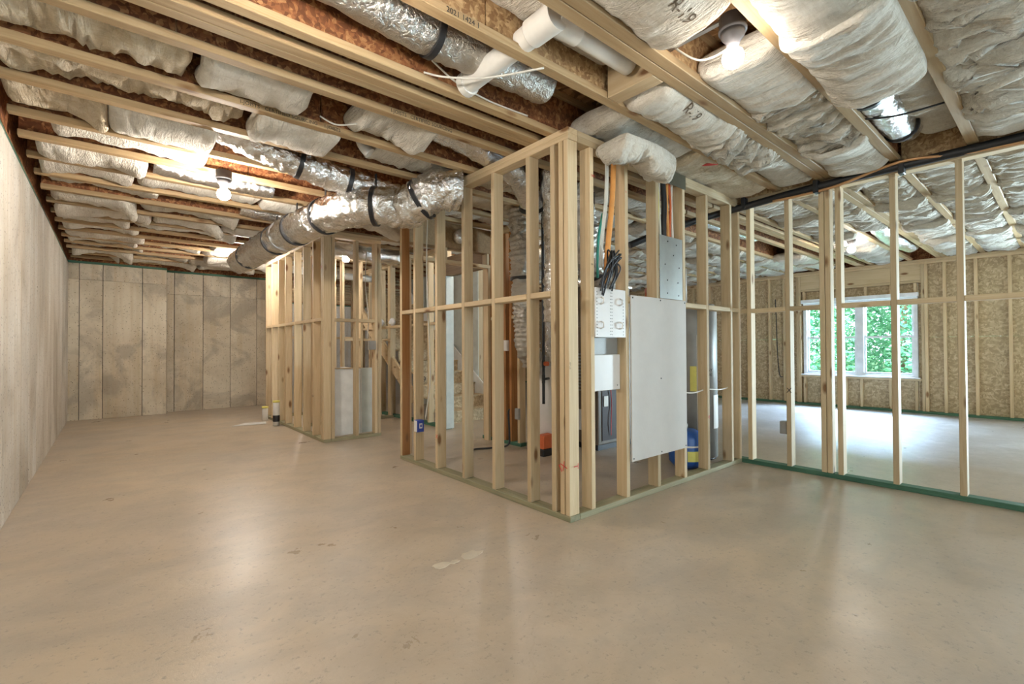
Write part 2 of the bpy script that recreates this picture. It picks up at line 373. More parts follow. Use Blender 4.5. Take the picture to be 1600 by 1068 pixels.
conc_wall('wall_back_far', 'concrete wall at the far end beyond the stairs', 0, 15.0, .2, [2.3, 3.5, 4.7, 5.9, 7.1, 8.3, 10.2], [0, 2.43], 1)
conc_wall('wall_front', 'concrete wall behind the viewpoint, left of the added rear doors', 0, -3.2, .2, [-.7, -.2], [0, 2.43], -1)
conc_wall('wall_front_right', 'concrete wall behind the viewpoint, right of the added rear doors', 0, -3.2, .2, [3.4, 4.2, 5.4, 6.6, 7.8, 9.0, 10.2], [0, 2.43], -1)
wf3 = struct('window_3_added', 'white glazed rear doors added behind the viewpoint for fill light', (1.6, -3.3, 0))  # unseen doors, made up to let in the rear fill
f = MB()
for q in ((-.2, -.12, 0, 2.43), (3.32, 3.4, 0, 2.43), (-.12, 3.32, 0, .06), (-.12, 3.32, 2.35, 2.77), (.98, 1.06, .06, 2.35), (2.14, 2.22, .06, 2.35)): f.box(q[0], q[1], -3.35, -3.25, q[2], q[3])
f.build('frame', 'vinyl', wf3)
for q in ((-.12, .98), (1.06, 2.14), (2.22, 3.32)): g = MB(); g.box(q[0], q[1], -3.303, -3.297, .06, 2.35); g.build('pane', 'glass', wf3)

# exterior framed wall with the window
wr = struct('wall_right', 'exterior wall of pale strand board and pine studs around the window', (9.95, 2.4, 0))
XA, XB = 9.90, 9.985
win = (1.60, 3.25, .56, 1.90); door = (-2.7, -.55, .04, 2.08)
for y0, y1 in ((-3.2, door[0]), (door[1], 15.0)): box('bottom_plate', XA, XB, y0, y1, 0, .038, 'greeny', wr)
box('top_plate', XA, XB, -3.2, 15, 2.391, 2.428, 'piney', wr); box('top_plate', XA, XB, -3.2, 15, 2.43, 2.467, 'piney', wr)
ys = [3.864, 3.596, 3.361, 3.322, 1.55, 1.51, 1.289, .937, .584, .2, -.2, -.47, -2.75, -3.1]
y = 4.26
while y < 14.9: ys.append(y); y += .406
for yy in ys: box('stud', XA, XB, yy-.038, yy, .038, 2.391, 'pinez', wr)
box('header', XA, XB, 1.552, 3.284, 2.14, 2.389, 'piney', wr); box('header_plate', XA, XB, 1.552, 3.284, 2.10, 2.138, 'piney', wr)
box('sill', XA, XB, 1.552, 3.284, .515, .553, 'piney', wr)
for yy in (3.25, 2.97, 2.60, 2.375, 1.976, 1.64): box('cripple', XA, XB, yy-.038, yy, .038, .513, 'pinez', wr)
for yy in (3.25, 2.97, 2.66, 2.30, 1.95, 1.64): box('cripple', XA, XB, yy-.038, yy, 1.935, 2.098, 'pinez', wr)
box('door_header', XA, XB, -2.71, -.51, 2.10, 2.389, 'piney', wr)
yb = [-3.2, -2.7, -.55, .4, 1.6, 3.25, 3.75, 4.97, 6.19, 7.41, 8.63, 9.85, 11.07, 12.3, 13.5, 15.0]
for a, b in zip(yb[:-1], yb[1:]):
    zz = [(0, .56), (1.90, 2.47)] if a == 1.6 else [(2.08, 2.47)] if a == -2.7 else [(0, 1.22), (1.222, 2.47)]
    for z0, z1 in zz: box('panel', 9.987, 10.0, a+.001, b-.001, z0, z1, 'osb', wr, 0)
box('rim_board', 9.96, 9.995, -3.2, 15, 2.472, 2.772, 'web', wr)
def make_window(name, label, y0, y1, z0, z1, mull, rail):
    w = struct(name, label, (9.97, (y0+y1)/2, z0))
    f = MB()
    for a in ((y0, y0+.05, z0, z1), (y1-.05, y1, z0, z1), (y0+.05, y1-.05, z0, z0+.045), (y0+.05, y1-.05, z1-.06, z1)): f.box(9.93, 10.03, *a)
    f.build('frame', 'vinyl', w)
    mu = MB(); mu.box(9.935, 10.025, mull-.05, mull+.05, z0+.045, z1-.06); mu.build('mullion', 'vinyl', w)
    for a, b in ((y0+.05, mull-.05), (mull+.05, y1-.05)):
        for (c, d, xx) in (((z0+.045), rail+.02, 9.955), (rail-.015, z1-.06, 9.985)):
            sa = MB(); t = .032
            for q in ((a, a+t, c, d), (b-t, b, c, d), (a+t, b-t, c, c+t), (a+t, b-t, d-t, d)): sa.box(xx, xx+.028, *q)
            so = sa.build('sash', 'vinyl', w)
            g = MB(); g.box(xx+.010, xx+.016, a+t, b-t, c+t, d-t); g.build('pane', 'glass', so)
    box('shade_cassette', 9.86, 9.93, y0-.02, y1+.02, z1-.02, z1+.045, 'vinyl', w)
    box('stool', 9.86, 9.93, y0-.03, y1+.03, z0-.01, z0+.012, 'vinyl', w)
make_window('window_1', 'white twin double hung window looking onto green trees', *win, 2.375, 1.235)
wd = struct('window_2_added', 'white glazed patio door added beyond the right edge of the view', (9.97, -1.6, 0))  # made-up door out of view that admits the side fill
f = MB()
for a in ((-2.7, -2.62, .0, 2.08), (-.63, -.55, .0, 2.08), (-2.62, -.63, .0, .06), (-2.62, -.63, 2.0, 2.08), (-1.67, -1.58, .06, 2.0)): f.box(9.93, 10.03, *a)
f.build('frame', 'vinyl', wd)
for a, b in ((-2.62, -1.67), (-1.58, -.63)): g = MB(); g.box(9.97, 9.976, a, b, .06, 2.0); g.build('pane', 'glass', wd)

# outdoors
gd = MB(); gd.box(10.3, 45, -25, 30, -.4, -.15); tag(gd.build('ground', 'grass'), 'green ground outside the window', None, None, 'structure')
def tree_mesh(seed, h, r):
    rnd = random.Random(seed); b = MB()
    for i in range(7000):
        th = rnd.uniform(0, 2*PI); zz = rnd.uniform(-.2, 1); rr = r*math.sqrt(rnd.random())*(1-.55*max(0, zz)**2)
        p = Vector((rr*math.cos(th), rr*math.sin(th), .3+zz*h*.85+rnd.uniform(-.2, .2)))
        s_ = rnd.uniform(.035, .085); a = Vector((rnd.gauss(0, 1), rnd.gauss(0, 1), rnd.gauss(0, .6))).normalized(); c = a.cross(Vector((rnd.gauss(0, 1), rnd.gauss(0, 1), rnd.gauss(0, 1)))).normalized()
        b.quad([p-a*s_, p-c*s_*.5, p+a*s_, p+c*s_*.5])
    return b
tm = [tree_mesh(k, 4.6, 1.7) for k in (1, 2)]
protos = []
for k in range(2):
    b = tm[k]; me = bpy.data.meshes.new('crown'); me.from_pydata(b.v, [], b.f); me.materials.append(M['leaf'])
    t = MB().tube([(0, 0, -.3), (.05, .02, 1.2), (-.06, .05, 2.6), (.05, 0, 4.2)], lambda a: .13-.02*a, 8); t2 = t.build('trunk', 'bark'); protos.append((me, t2.data, t2.location.copy())); bpy.data.objects.remove(t2)
rnd = random.Random(3)
for i, (x, y, sc) in enumerate([(14.8, 1.3, 1.0), (14.6, 5.2, 1.05), (18.3, 3.3, 1.2), (18.6, 8.0, 1.2), (22.6, 1.2, 1.4), (22.6, 6.0, 1.4), (27, 4.0, 1.7), (27, 10.5, 1.7), (19, -2.0, 1.2)]):
    r = thing('leafy_tree', 'bright green leafy tree outside the window', 'tree', (x, y, -.15), 'trees outside the window')
    me, tme, tl = protos[i % 2]
    for nm, mm, lo in (('crown', me, Vector((0, 0, 0))), ('trunk', tme, tl)):
        o = bpy.data.objects.new(nm, mm); COL.objects.link(o); o.parent = r; o.location = lo
    r.scale = (sc, sc, sc); r.rotation_euler.z = rnd.uniform(0, 6)

# ------------------------------------------------------------------ joists
JY = [-.45, .02, .45, .87, 1.297, 1.36, 1.71, 2.21, 2.347, 2.41, 2.63, 3.08, 3.50, 4.0, 4.40, 4.82, 5.25, 5.70, 6.16, 6.60, 7.03, 7.47, 7.90, 8.33, 8.76, 9.2, 9.62]
FAR = [10.5, 10.95, 11.4, 11.85, 12.3, 12.75, 13.2, 13.65, 14.1, 14.55]
def joist(yf, x0, x1, label, group, seams, light=False):
    yc = yf-.03; j = thing('floor_joist', label, 'joist', ((x0+x1)/2, yc, 2.47), group)
    box('bottom_flange', x0, x1, yf-.06, yf, 2.468, 2.508, 'flangex', j)
    box('top_flange', x0, x1, yf-.06, yf, 2.732, 2.771, 'flangex', j)
    xs = [x0]+[s for s in seams if x0 < s < x1]+[x1]
    for a, b in zip(xs[:-1], xs[1:]): box('web', a+.004, b-.004, yc-.006, yc+.006, 2.509, 2.731, 'webl' if light else 'web', j, 0)
    return j
js = sorted(JY, reverse=True); rs = random.Random(5)
for i, yf in enumerate(js):
    n = ORD[i+1]; sx = rs.uniform(.2, 1.6)
    j = joist(yf, -.465, 4.555, 'wooden I joist over the concrete walled side, %s from the back wall' % n, 'I joists over the concrete walled side', [sx, sx+1.7], yf < 1.8 and yf != .87)
    joist(yf, 4.578, 9.955, 'wooden I joist over the window side, %s from the back wall' % n, 'I joists over the window side', [6.9, 9.0])
    # solid blocking closing the bay above the long partition
    if yf < 2.3 and i+1 < len(js):
        ynext = js[i-1] if i else None
        if ynext and ynext-.06-yf > .1: box('bay_block', 4.54, 4.555, yf, ynext-.06, 2.47, 2.77, 'webl', j, 0)
for i, yf in enumerate(FAR): joist(yf, 2.56, 9.955, 'wooden I joist beyond the stairs, %s from the stair side' % ORD[i+1], 'I joists beyond the stairs', [4.5, 6.9])
hb = box('header_block', 2.10, 2.20, 1.362, 1.648, 2.468, 2.70, 'piney'); tag(hb, 'short pine header nailed across two joists beside white drain pipe', 'lumber')

# ------------------------------------------------------------------ fiberglass batts
def batt(x0, x1, y0, y1, zb, label, drop=(0, 0), sag=.02, rip=.012, seed=0, th=.13, step=.035, ring=24, mat='batt', group='fiberglass batts', skew=0., kx=14., rough=.025):
    n = max(6, int((x1-x0)/step)); rs = []; w = (y1-y0)/2; yc = (y0+y1)/2
    us = [0, .004, .014]+[i/n for i in range(1, n)]+[.986, .996, 1]; us = sorted(set(us))
    L = x1-x0
    for u in us:
        e = min(u, 1-u)*L; er = .03; k = math.sqrt(max(.02, 1-max(0, 1-e/er)**2))
        dz = drop[0]*max(0, 1-u*2.4)**1.6+drop[1]*max(0, 1-(1-u)*2.4)**1.6
        rg = []
        for j in range(ring):
            a = 2*PI*(j+.5)/ring; ca, sa = math.cos(a), math.sin(a)
            yy = math.copysign(abs(ca)**.45, ca); zz = math.copysign(abs(sa)**.45, sa)
            bot = max(0, -zz)
            x = x0+L*u; y = yc+yy*w*(.94+.06*k)*.98
            th2 = th*(1+.25*noise.noise(Vector((x*2, seed, y*2))))
            z = zb+th2/2+zz*th2/2*k-dz*(1+skew*yy)-sag*bot*(1-yy*yy)
            big = noise.noise(Vector((x*3.1+seed*3.7, y*3.3, seed)))
            r1 = noise.noise(Vector((x*kx+seed+2.5*noise.noise(Vector((x*2, y*5, seed))), y*3.6, seed*1.3))); r2 = noise.noise(Vector((x*kx*2.1+1.5*r1, y*7, seed+9)))
            z += bot*(-rough*abs(big)+rip*((1-2.4*abs(r1)**.8)*1.2+.9*(.5-1.6*abs(r2))))
            x += .02*noise.noise(Vector((y*9, z*9, seed)))*(1 if u in (0, 1) or e < .06 else .3)
            y = min(max(y, y0+.002), y1-.002)
            rg.append((x, y, min(z, 2.765)))
        rs.append(rg)
    b = MB(); b.rings(rs); o = b.build('insulation_batt', mat)
    return tag(o, label, 'insulation', group)
sj = sorted(JY)
def bay(y):  # clear span between webs of the bay holding y
    a = max(v for v in sj if v < y); b = min(v for v in sj if v > y)
    return a-.022, b-.038
def bname(y):
    i = sum(1 for v in sj if v > y); return '%s bay from back wall' % ORD[i+1]
rb = random.Random(21)
# near right ceiling: hand placed
NR = [ # y in bay, x0, x1, zb, drop, sag, rip, what
 (1.55, 1.05, 2.05, 2.62, (0, 0), .01, .006, 'smooth cream batt above the white drain pipe'),
 (1.55, 2.24, 3.02, 2.485, (.01, .04), .05, .010, 'tan batt bulging just past the pine header block'),
 (1.55, 3.0, 3.72, 2.46, (.05, .03), .05, .05, 'deeply rippled batt second past the pine header'),
 (1.55, 3.74, 4.45, 2.50, (.03, .02), .03, .014, 'loose pale batt between the header bay and the long partition'),
 (1.05, .55, 1.93, 2.49, (0, .02), .05, .007, 'smooth tan batt bulging on the camera side of the bare bulb'),
 (1.05, 2.34, 2.95, 2.50, (.02, .03), .03, .008, 'smooth tan batt just beyond the bare bulb'),
 (1.05, 2.93, 3.80, 2.485, (.03, .03), .02, .048, 'rippled pale batt beyond the bare bulb'),
 (1.05, 3.78, 4.45, 2.475, (.05, .03), .04, .008, 'smooth tan batt end tucked above the long partition'),
 (.66, .9, 2.30, 2.47, (.0, .03), .06, .008, 'large swollen tan batt before the foil duct'),
 (.66, 2.25, 3.02, 2.42, (.04, .06), .04, .014, 'torn tan batt hanging over the start of foil duct'),
 (.56, 3.0, 3.9, 2.60, (.05, .05), .02, .014, 'crumpled tan batt beside the foil duct'),
 (.56, 3.9, 4.45, 2.62, (.05, .02), .02, .008, 'short smooth batt behind the end of foil duct'),
 (.22, 1.3, 2.35, 2.49, (.02, .03), .04, .010, 'tan batt at the top right of the view'),
 (.22, 2.33, 3.25, 2.48, (.05, .02), .04, .05, 'heavily rippled pale batt at the upper right of the view'),
 (.22, 3.2, 3.95, 2.48, (.06, .02), .04, .05, 'second rippled pale batt at the right of the view'),
 (.22, 3.9, 4.45, 2.48, (.05, .0), .04, .014, 'smooth pale batt end above the right part of long partition'),
 (-.2, 2.0, 3.2, 2.48, (.02, .02), .04, .045, 'rippled batt cut by the right edge of the view'),
 (-.2, 3.15, 4.45, 2.48, (.05, .02), .04, .045, 'pale batt over the right end of the long partition'),
]
 
bt = {}
batt(2.40, 2.98, 1.74, 1.995, 2.345, 'fluffy torn batt spilling over the top plate above the orange conduit', (.03, .06), .02, .03, 77.7, step=.014, ring=40, rough=.17, skew=.5, th=.10, group='fiberglass batts over the near right ceiling')
batt(-.3, .55, 4.02, 4.34, 2.53, 'long cream batt strip before the left bay bulb', (.0, .03), .03, .01, 78.7, rough=.04, group='fiberglass batts over the left bay')
batt(-.40, .20, 4.42, 4.76, 2.49, 'long cream batt strip just behind the left bay bulb', (.02, .05), .04, .01, 79.7, rough=.04, group='fiberglass batts over the left bay')
for k, (y, x0, x1, zb, dr, sg, rp, lb) in enumerate(NR):
    y0, y1 = bay(y)
    if y == .56: y0, y1 = .44, .70
    bt[lb] = batt(x0, x1, y0, y1, zb, lb, dr, sg, rp, k*3.3+1, kx=22. if rp > .02 else 12., step=.010 if rp > .02 else .018, ring=40, group='fiberglass batts over the near right ceiling')
# left ceiling: hand placed nearest bays, then the receding bays
NL = [
 (2.8, -.44, .30, 2.53, (.02, .0), .03, .02, 'batt2', 'fluffy raw batt at the top left corner of the view'),
 (2.8, .34, .86, 2.50, (.0, .02), .02, .008, 'batt', 'flat white faced batt in the nearest left bay'),
 (2.8, 1.15, 1.62, 2.51, (.0, .07), .03, .016, 'batt', 'torn white scrap of batt hanging near the stud corner'),
 (3.3, -.44, .62, 2.54, (.03, .0), .02, .03, 'batt2', 'ragged brown batt in the second left bay'),
 (3.3, .66, 1.15, 2.47, (.02, .02), .05, .01, 'batt', 'swollen pale batt with a rounded end in the second left bay'),
 (3.3, 1.45, 2.1, 2.53, (.0, .03), .02, .01, 'batt', 'pale batt beside the stud wall top in the second left bay'),
 (3.75, -.46, -.02, 2.52, (.0, .06), .02, .02, 'batt2', 'raw batt scrap against the concrete wall'),
 (3.75, -.02, .52, 2.47, (.0, .02), .03, .008, 'batt', 'white flap of batt hanging in the third left bay'),
 (3.75, .70, 1.05, 2.665, (.0, .0), .03, .008, 'batt', 'short pale batt above the foil duct in the third left bay'),
]
for k, (y, x0, x1, zb, dr, sg, rp, mt, lb) in enumerate(NL):
    y0, y1 = bay(y); batt(x0, x1, y0, y1, zb, lb, dr, sg, rp, k*2.1+40, step=.022, ring=30, mat=mt, group='fiberglass batts over the left bay', skew=rb.uniform(-.6, .6), rough=.05)
DZ = [(4.62, .2, 1.15), (5.48, .95, 1.95), (1.5, 6.95, 8.95), (2.85, 5.1, 7.0)]    # bays a duct runs through
clear = lambda y0, y1, x0, x1: not any(y0 < d < y1 and x0 < e and x1 > c for d, c, e in DZ)
k = 0
for a, b in zip(sj[:-1], sj[1:]):
    if a < 3.9 or b-a < .3: continue
    y = (a+b)/2; y0, y1 = bay(y)
    xs = [-.44, rb.uniform(.05, .35), rb.uniform(.9, 1.25), rb.uniform(1.6, 2.1), 2.5]
    nm = ['against the concrete wall', 'second from the concrete wall', 'below the middle of the joists', 'towards the studs']
    for q in range(4):
        if rb.random() < (.12 if q < 2 else .3) or (y < 4.9 and q in (0, 1, 2)): continue
        x0, x1 = xs[q]+.02, xs[q+1]-.01; k += 1
        if not clear(y0, y1, x0, x1): continue
        batt(x0, x1, y0, y1, 2.485+rb.choice((0, .02, .05, .08))+rb.uniform(-.015, .02), 'sagging cream batt, %s, %s' % (bname(y), nm[q]),
             (rb.choice((0, .0, .04)), rb.choice((.02, .07, .13))), rb.uniform(.02, .06), .010, k*1.7+80, mat='batt', group='fiberglass batts over the left bay', skew=rb.uniform(-1, 1), ring=24, rough=.045)
    if 3.9 < a < 6.5: batt(2.6, 4.4, y0, y1, 2.54, 'cream batt over the stair side, %s' % bname(y), (.03, .05), .03, .012, k+300.5, group='fiberglass batts over the stair side', ring=20)
# mechanical room bays
for q, (y, x0, x1, zb) in enumerate([(2.0, 2.35, 3.2, 2.52), (2.0, 3.25, 4.4, 2.50), (2.85, 3.4, 4.4, 2.52), (3.3, 2.35, 3.1, 2.55), (3.3, 3.6, 4.4, 2.5), (3.75, 2.35, 3.3, 2.52), (3.75, 3.35, 4.4, 2.52)]):
    y0, y1 = bay(y); batt(x0, x1, y0, y1, zb, 'tan batt over the furnace room, %s, %s end' % (bname(y), 'nearer' if x0 < 2.5 or x0 == 2.35 else 'window'), (.03, .04), .03, .014, 500+q*1.9, group='fiberglass batts over the furnace room', mat='batt2' if q % 2 else 'batt')
# window side bays
q = 0
for a, b in zip(sj[:-1], sj[1:]):
    if b-a < .3 or a > 7.2: continue
    y = (a+b)/2; y0, y1 = bay(y); xs = [4.64, 5.75, 6.95, 7.95, 8.9, 9.9]
    for w in range(5):
        q += 1
        if not clear(y0, y1, xs[w], xs[w+1]): continue
        batt(xs[w]+.01, xs[w+1]+.03, y0, y1, 2.485+rb.uniform(-.015, .02), 'pale rippled batt over window side, %s, %s from partition' % (bname(y), ORD[w+1]),
             (rb.uniform(.05, .09), 0), .035, .036, 600+q*1.31, kx=18., step=.02 if y < 2.3 else .045, ring=24, group='fiberglass batts over the window side')

# ------------------------------------------------------------------ framed walls
def stud_wall(label, axis, f0, f1, a0, a1, studs, block=None, bmat='treated', z1=ZT, skip_plate=None, blocks=True, low_plate=True, special=None, group=None):
    """axis 1: runs along Y between X=f0..f1 ; axis 0: runs along X between Y=f0..f1. studs: upper edge of each stud."""
    w = thing('stud_wall', label, 'stud wall', ((f0+f1)/2, (a0+a1)/2, 0) if axis == 1 else ((a0+a1)/2, (f0+f1)/2, 0), group)
    def bx(nm, p0, p1, z0, z1_, mat):
        if axis == 1: return box(nm, f0, f1, p0, p1, z0, z1_, mat, w)
        return box(nm, p0, p1, f0, f1, z0, z1_, mat, w)
    ax = 'y' if axis == 1 else 'x'
    segs = [(a0, a1)]
    if skip_plate: segs = [(a0, skip_plate[0]), (skip_plate[1], a1)]
    if low_plate:
        for s0, s1 in segs: bx('bottom_plate', s0, s1, 0, .038, bmat+ax)
    bx('top_plate', a0, a1, z1-.076, z1-.0385, 'pine'+ax); bx('top_plate', a0, a1, z1-.038, z1-.0005, 'pine'+ax)
    for s in sorted(studs): bx('stud', s-.038, s, .038 if low_plate else 0, z1-.0765, (special or {}).get(s, 'pinez'))
    if block:
        ss = sorted(studs)
        for i, (p, q) in enumerate(zip(ss[:-1], ss[1:])):
            if q-.038-p > .09 and not (skip_plate and p >= skip_plate[0]-.06 and q <= skip_plate[1]+.06):
                bx('blocking', p+.001, q-.039, block, block+.038, 'pine'+ax)
    return w
SA = [4.27, 4.0, 3.61, 3.195, 2.80, 2.41, 2.175, 2.10, 2.055]
wa = stud_wall('open pine stud wall on the left side of the furnace room, running to the front corner', 1, 2.17, 2.259, 2.012, 4.27, SA, 1.415, special={})
for o in list(bpy.data.objects):
    if o.parent == wa and o.name.startswith('stud') and WL[o.name].y > 4.2:      # end stud: darker amber on its near side
        o.data = o.data.copy(); o.data.materials.append(M['darkwood'])
        for f_ in o.data.polygons:
            if f_.normal.y < -.9: f_.material_index = 1
wb = stud_wall('open pine stud wall holding the white board and panels, right of the front corner', 0, 2.012, 2.101, 2.262, 4.528, [2.412, 2.785, 3.17, 3.547, 3.924, 4.365, 4.526], 1.405)
wc = stud_wall('long pine stud partition with green bottom plate in front of the window room', 1, 4.53, 4.619, -1.8, 2.10, [2.098, 1.955, 1.625, 1.36, 1.318, 1.242, .886, .516, .12, -.28, -.68, -1.1, -1.5, -1.762], 1.395, 'green')
wdl = stud_wall('pine stud wall of the far closet block, side facing the concrete wall', 1, 1.87, 1.959, 5.572, 8.26, [8.255, 7.901, 7.537, 7.168, 6.739, 6.35, 5.972, 5.66, 5.612], 1.41)
wel = stud_wall('short pine stud wall on the front of the far closet block', 0, 5.572, 5.661, 1.962, 2.58, [2.0, 2.289, 2.53, 2.572], 1.405, 'treated')
stud_wall('pine stud wall at the rear of the far closet block', 0, 8.17, 8.259, 1.962, 3.40, [2.05, 2.4, 2.75, 2.8, 3.1, 3.38], 1.25)
stud_wall('pine stud wall inside the far closet block behind the white panels', 0, 6.9, 6.989, 2.1, 3.40, [2.2, 2.5, 2.62, 2.9, 3.2, 3.38], 1.2)
wf = stud_wall('pine stud wall with the doorway to the stairs behind the furnace room', 1, 3.42, 3.509, 3.90, 9.0, [3.955, 4.09, 4.19, 4.47, 4.58, 5.44, 5.484, 5.9, 6.3, 6.7, 7.1, 7.45, 7.9, 8.3, 8.7], 1.41, 'green', skip_plate=(4.6, 5.40), special={4.19: 'darkwood', 4.09: 'darkwood', 4.47: 'darkwood'})
box('door_header', 3.42, 3.509, 4.582, 5.40, 2.05, 2.30, 'lvl', wf)
box('drywall_return', 3.41, 3.53, 5.385, 5.40, .01, 2.05, 'drywall', wf); box('drywall_strip', 3.511, 3.523, 5.402, 5.52, .01, 2.05, 'drywall', wf)
wfs = stud_wall('pine stud wall with pale drywall on the far side of the stairs', 1, 4.62, 4.709, 6.30, 9.0, [6.34, 6.7, 7.1, 7.5, 8.0, 8.5, 9.0], 1.41)
box('drywall_panel', 4.605, 4.618, 6.30, 9.0, .01, 2.46, 'drywall', wfs)
bm_ = thing('header_wall', 'dark laminated beam with a pine rail below it, behind the furnace room', 'beam', (2.9, 4.46, 2.02))
box('laminated_beam', 2.34, 3.415, 4.42, 4.51, 2.19, 2.465, 'lvl', bm_); box('lower_rail', 2.34, 3.415, 4.42, 4.51, 2.02, 2.058, 'pinex', bm_)
for x in (2.45, 2.78, 3.12, 3.36): box('cripple', x, x+.038, 4.42, 4.51, 2.059, 2.189, 'pinez', bm_)
box('trimmer', 2.34, 2.378, 4.42, 4.51, 0, 2.019, 'pinez', bm_); box('trimmer', 3.377, 3.415, 4.42, 4.51, 0, 2.019, 'pinez', bm_)
cp = MB().lathe([(.075, 0), (.08, .01), (.08, .1), (.0, .102)], (2.95, 4.42, 2.32), 20, 1); tag(cp.build('duct_cap', 'foil'), 'round foil duct cap sticking out of the dark beam', 'duct cap')
# red marks and stamps on the front studs
def marks(w, spots):
    for x, y, z, r, u, s, body, mat in spots: text('mark', body, s, (x, y, z), r, u, mat, w)
marks(wa, [(2.168, 2.09, .30, (0, -1, .6), (0, .6, 1), .07, 'IX', 'red'), (2.168, 3.60, .30, (0, -1, 0), (0, 0, 1), .05, 'X', 'red')])
marks(wb, [(2.20, 2.009, .36, (0, 0, -1), (1, 0, 0), .06, 'T', 'red'), (2.385, 2.009, 2.20, (1, 0, 0), (0, 0, 1), .02, 'DBL', 'red'),
           (2.378, 2.009, 1.62, (1, 0, 0), (0, 0, 1), .015, 'SPF', 'inkf'), (2.752, 2.009, 2.17, (1, 0, 0), (0, 0, 1), .02, 'X', 'red'), (3.888, 2.009, .48, (1, 0, -.6), (.6, 0, 1), .04, 'R', 'red'),
           (2.178, 2.009, .95, (0, 0, 1), (-1, 0, 0), .018, 'STUD', 'inkf')])
marks(wc, [(4.528, 1.622, .68, (0, -1, 0), (0, 0, 1), .06, 'X', 'ink')])
marks(wdl, [(1.868, 5.985, .5, (0, -1, 0), (0, 0, 1), .04, '114', 'ink'), (1.868, 5.65, 2.02, (0, -1, 0), (0, 0, 1), .05, 'X', 'red')])

# ------------------------------------------------------------------ boards and panels on the front right wall
def screws(parent, pts, mat='ink', r=.006):
    for x, y, z in pts: MB().lathe([(0, 0), (r, .0), (r*.9, .002), (0, .003)], (x, y, z), 8, 1).build('screw', mat, parent)
bd = thing('backer_board', 'large white board screwed to the front of the furnace room studs', 'board', (3.15, 2.004, .28))
bsh = box('sheet', 2.79, 3.525, 1.998, 2.010, .28, 1.452, 'board', bd, .002)
screws(bsh, [(x, 1.998, z) for x in (2.81, 3.16, 3.505) for z in (.30, 1.435)]+[(3.16, 1.998, .85)])
mp = thing('media_panel', 'white perforated wiring panel between the studs left of the big board', 'wiring panel', (2.56, 2.005, 1.15))
mpp = box('panel_plate', 2.402, 2.727, 1.998, 2.011, 1.152, 1.478, 'white', mp, .002)
for x in (2.42, 2.56, 2.575, 2.70):
    for i in range(14 if x < 2.65 else 12): MB().lathe([(0, 0), (.0035, 0), (.003, .001), (0, .001)], (x, 1.998, 1.17+i*.0215), 6, 1).build('hole', 'ink', mpp)
for x in (2.455, 2.655):
    for z in (1.21, 1.37): MB().tube([(x, 1.996, z), (x+.003, 1.975, z+.005), (x+.006, 1.975, z+.035), (x+.007, 1.997, z+.045)], .006, 6).build('cable_hook', 'white', mpp)
lc = thing('panel_box', 'white flush panel box with blank cover below the perforated panel', 'panel box', (2.57, 2.05, .79))
box('back', 2.414, 2.746, 2.085, 2.10, .79, 1.15, 'grey', lc, .002); lcc = box('cover', 2.416, 2.742, 2.06, 2.084, .79, 1.035, 'white', lc, .003); screws(lcc, [(2.71, 2.06, .82)], 'grey')
sp = thing('nail_plate', 'grey steel protector plate above the big white board', 'steel plate', (3.33, 2.006, 1.455))
ssh = box('sheet', 3.168, 3.49, 2.005, 2.010, 1.455, 1.94, 'plate', sp, .001)
screws(ssh, [(x, 2.005, z) for x, z in ((3.28, 1.90), (3.40, 1.885), (3.24, 1.72), (3.44, 1.71), (3.36, 1.80), (3.27, 1.60), (3.42, 1.59), (3.27, 1.50), (3.43, 1.49))])
dp = box('top_nail_plate', 3.14, 3.55, 2.004, 2.010, 2.355, 2.465, 'dplate', None, .001); tag(dp, 'dark rectangular plate on the top plates above the orange cables', 'steel plate')

# cables in that wall
def cable(label, pts, r, mat, name='cable', group=None, seg=8):
    o = MB().tube(smooth_path(pts, 8), r, seg).build(name, mat); return tag(o, label, 'cable' if name == 'cable' else name.split('_')[-1], group)
cable('orange flexible conduit coming down beside the perforated panel', [(2.70, 2.07, 2.385), (2.665, 2.06, 2.1), (2.60, 2.05, 1.75), (2.575, 2.045, 1.52)], .019, 'orange', 'orange_conduit', seg=12)
for i, c in enumerate(('cable', 'cable', 'cable')): cable('white data cable beside the orange conduit, %s of three' % ('leftmost', 'middle', 'rightmost')[i], [(2.60+.012*i, 2.06, 2.385), (2.575+.012*i, 2.05, 2.1), (2.52+.014*i, 2.05, 1.8), (2.49+.02*i, 2.04, 1.62)], .0055, c, group='white data cables beside the conduit')
cable('teal data cable hanging left of the orange conduit', [(2.57, 2.065, 2.0), (2.50, 2.05, 1.8), (2.485, 2.045, 1.55)], .009, 'teal')
for i in range(16):
    a = random.Random(i); x = 2.43+a.uniform(0, .16); zt = 1.66+a.uniform(-.03, .05)
    cable('black coax lead bunched above the perforated panel', [(2.59+a.uniform(-.02, .03), 2.03, zt-.06), (2.60+a.uniform(-.08, .05), 1.985+a.uniform(-.025, .01), zt+.03), (x+.03, 1.975+a.uniform(-.02, .01), 1.60+a.uniform(-.03, .03)), (x-.03+a.uniform(-.02, .05), 1.985, 1.50+a.uniform(-.08, .03))], .0055, 'black', group='black coax leads above the panel', seg=6)
for i, (x, mt, r, lb) in enumerate([(3.20, 'yellow', .010, 'yellow cable running down behind the steel plate'), (3.235, 'cable', .010, 'white cable running down behind the steel plate'), (3.285, 'black', .022, 'thick black cable running down behind the steel plate'), (3.345, 'orange', .013, 'bright orange cable running down behind the steel plate'), (3.375, 'ored', .009, 'orange red cable running down behind the steel plate'), (3.41, 'cable', .010, 'pale cable nearest the right stud above the steel plate')]):
    cable(lb, [(x, 2.05, 2.39), (x+.012*(-1)**i, 2.045, 2.2), (x-.008, 2.04, 2.0), (x, 2.04, 1.80)], r, mt)
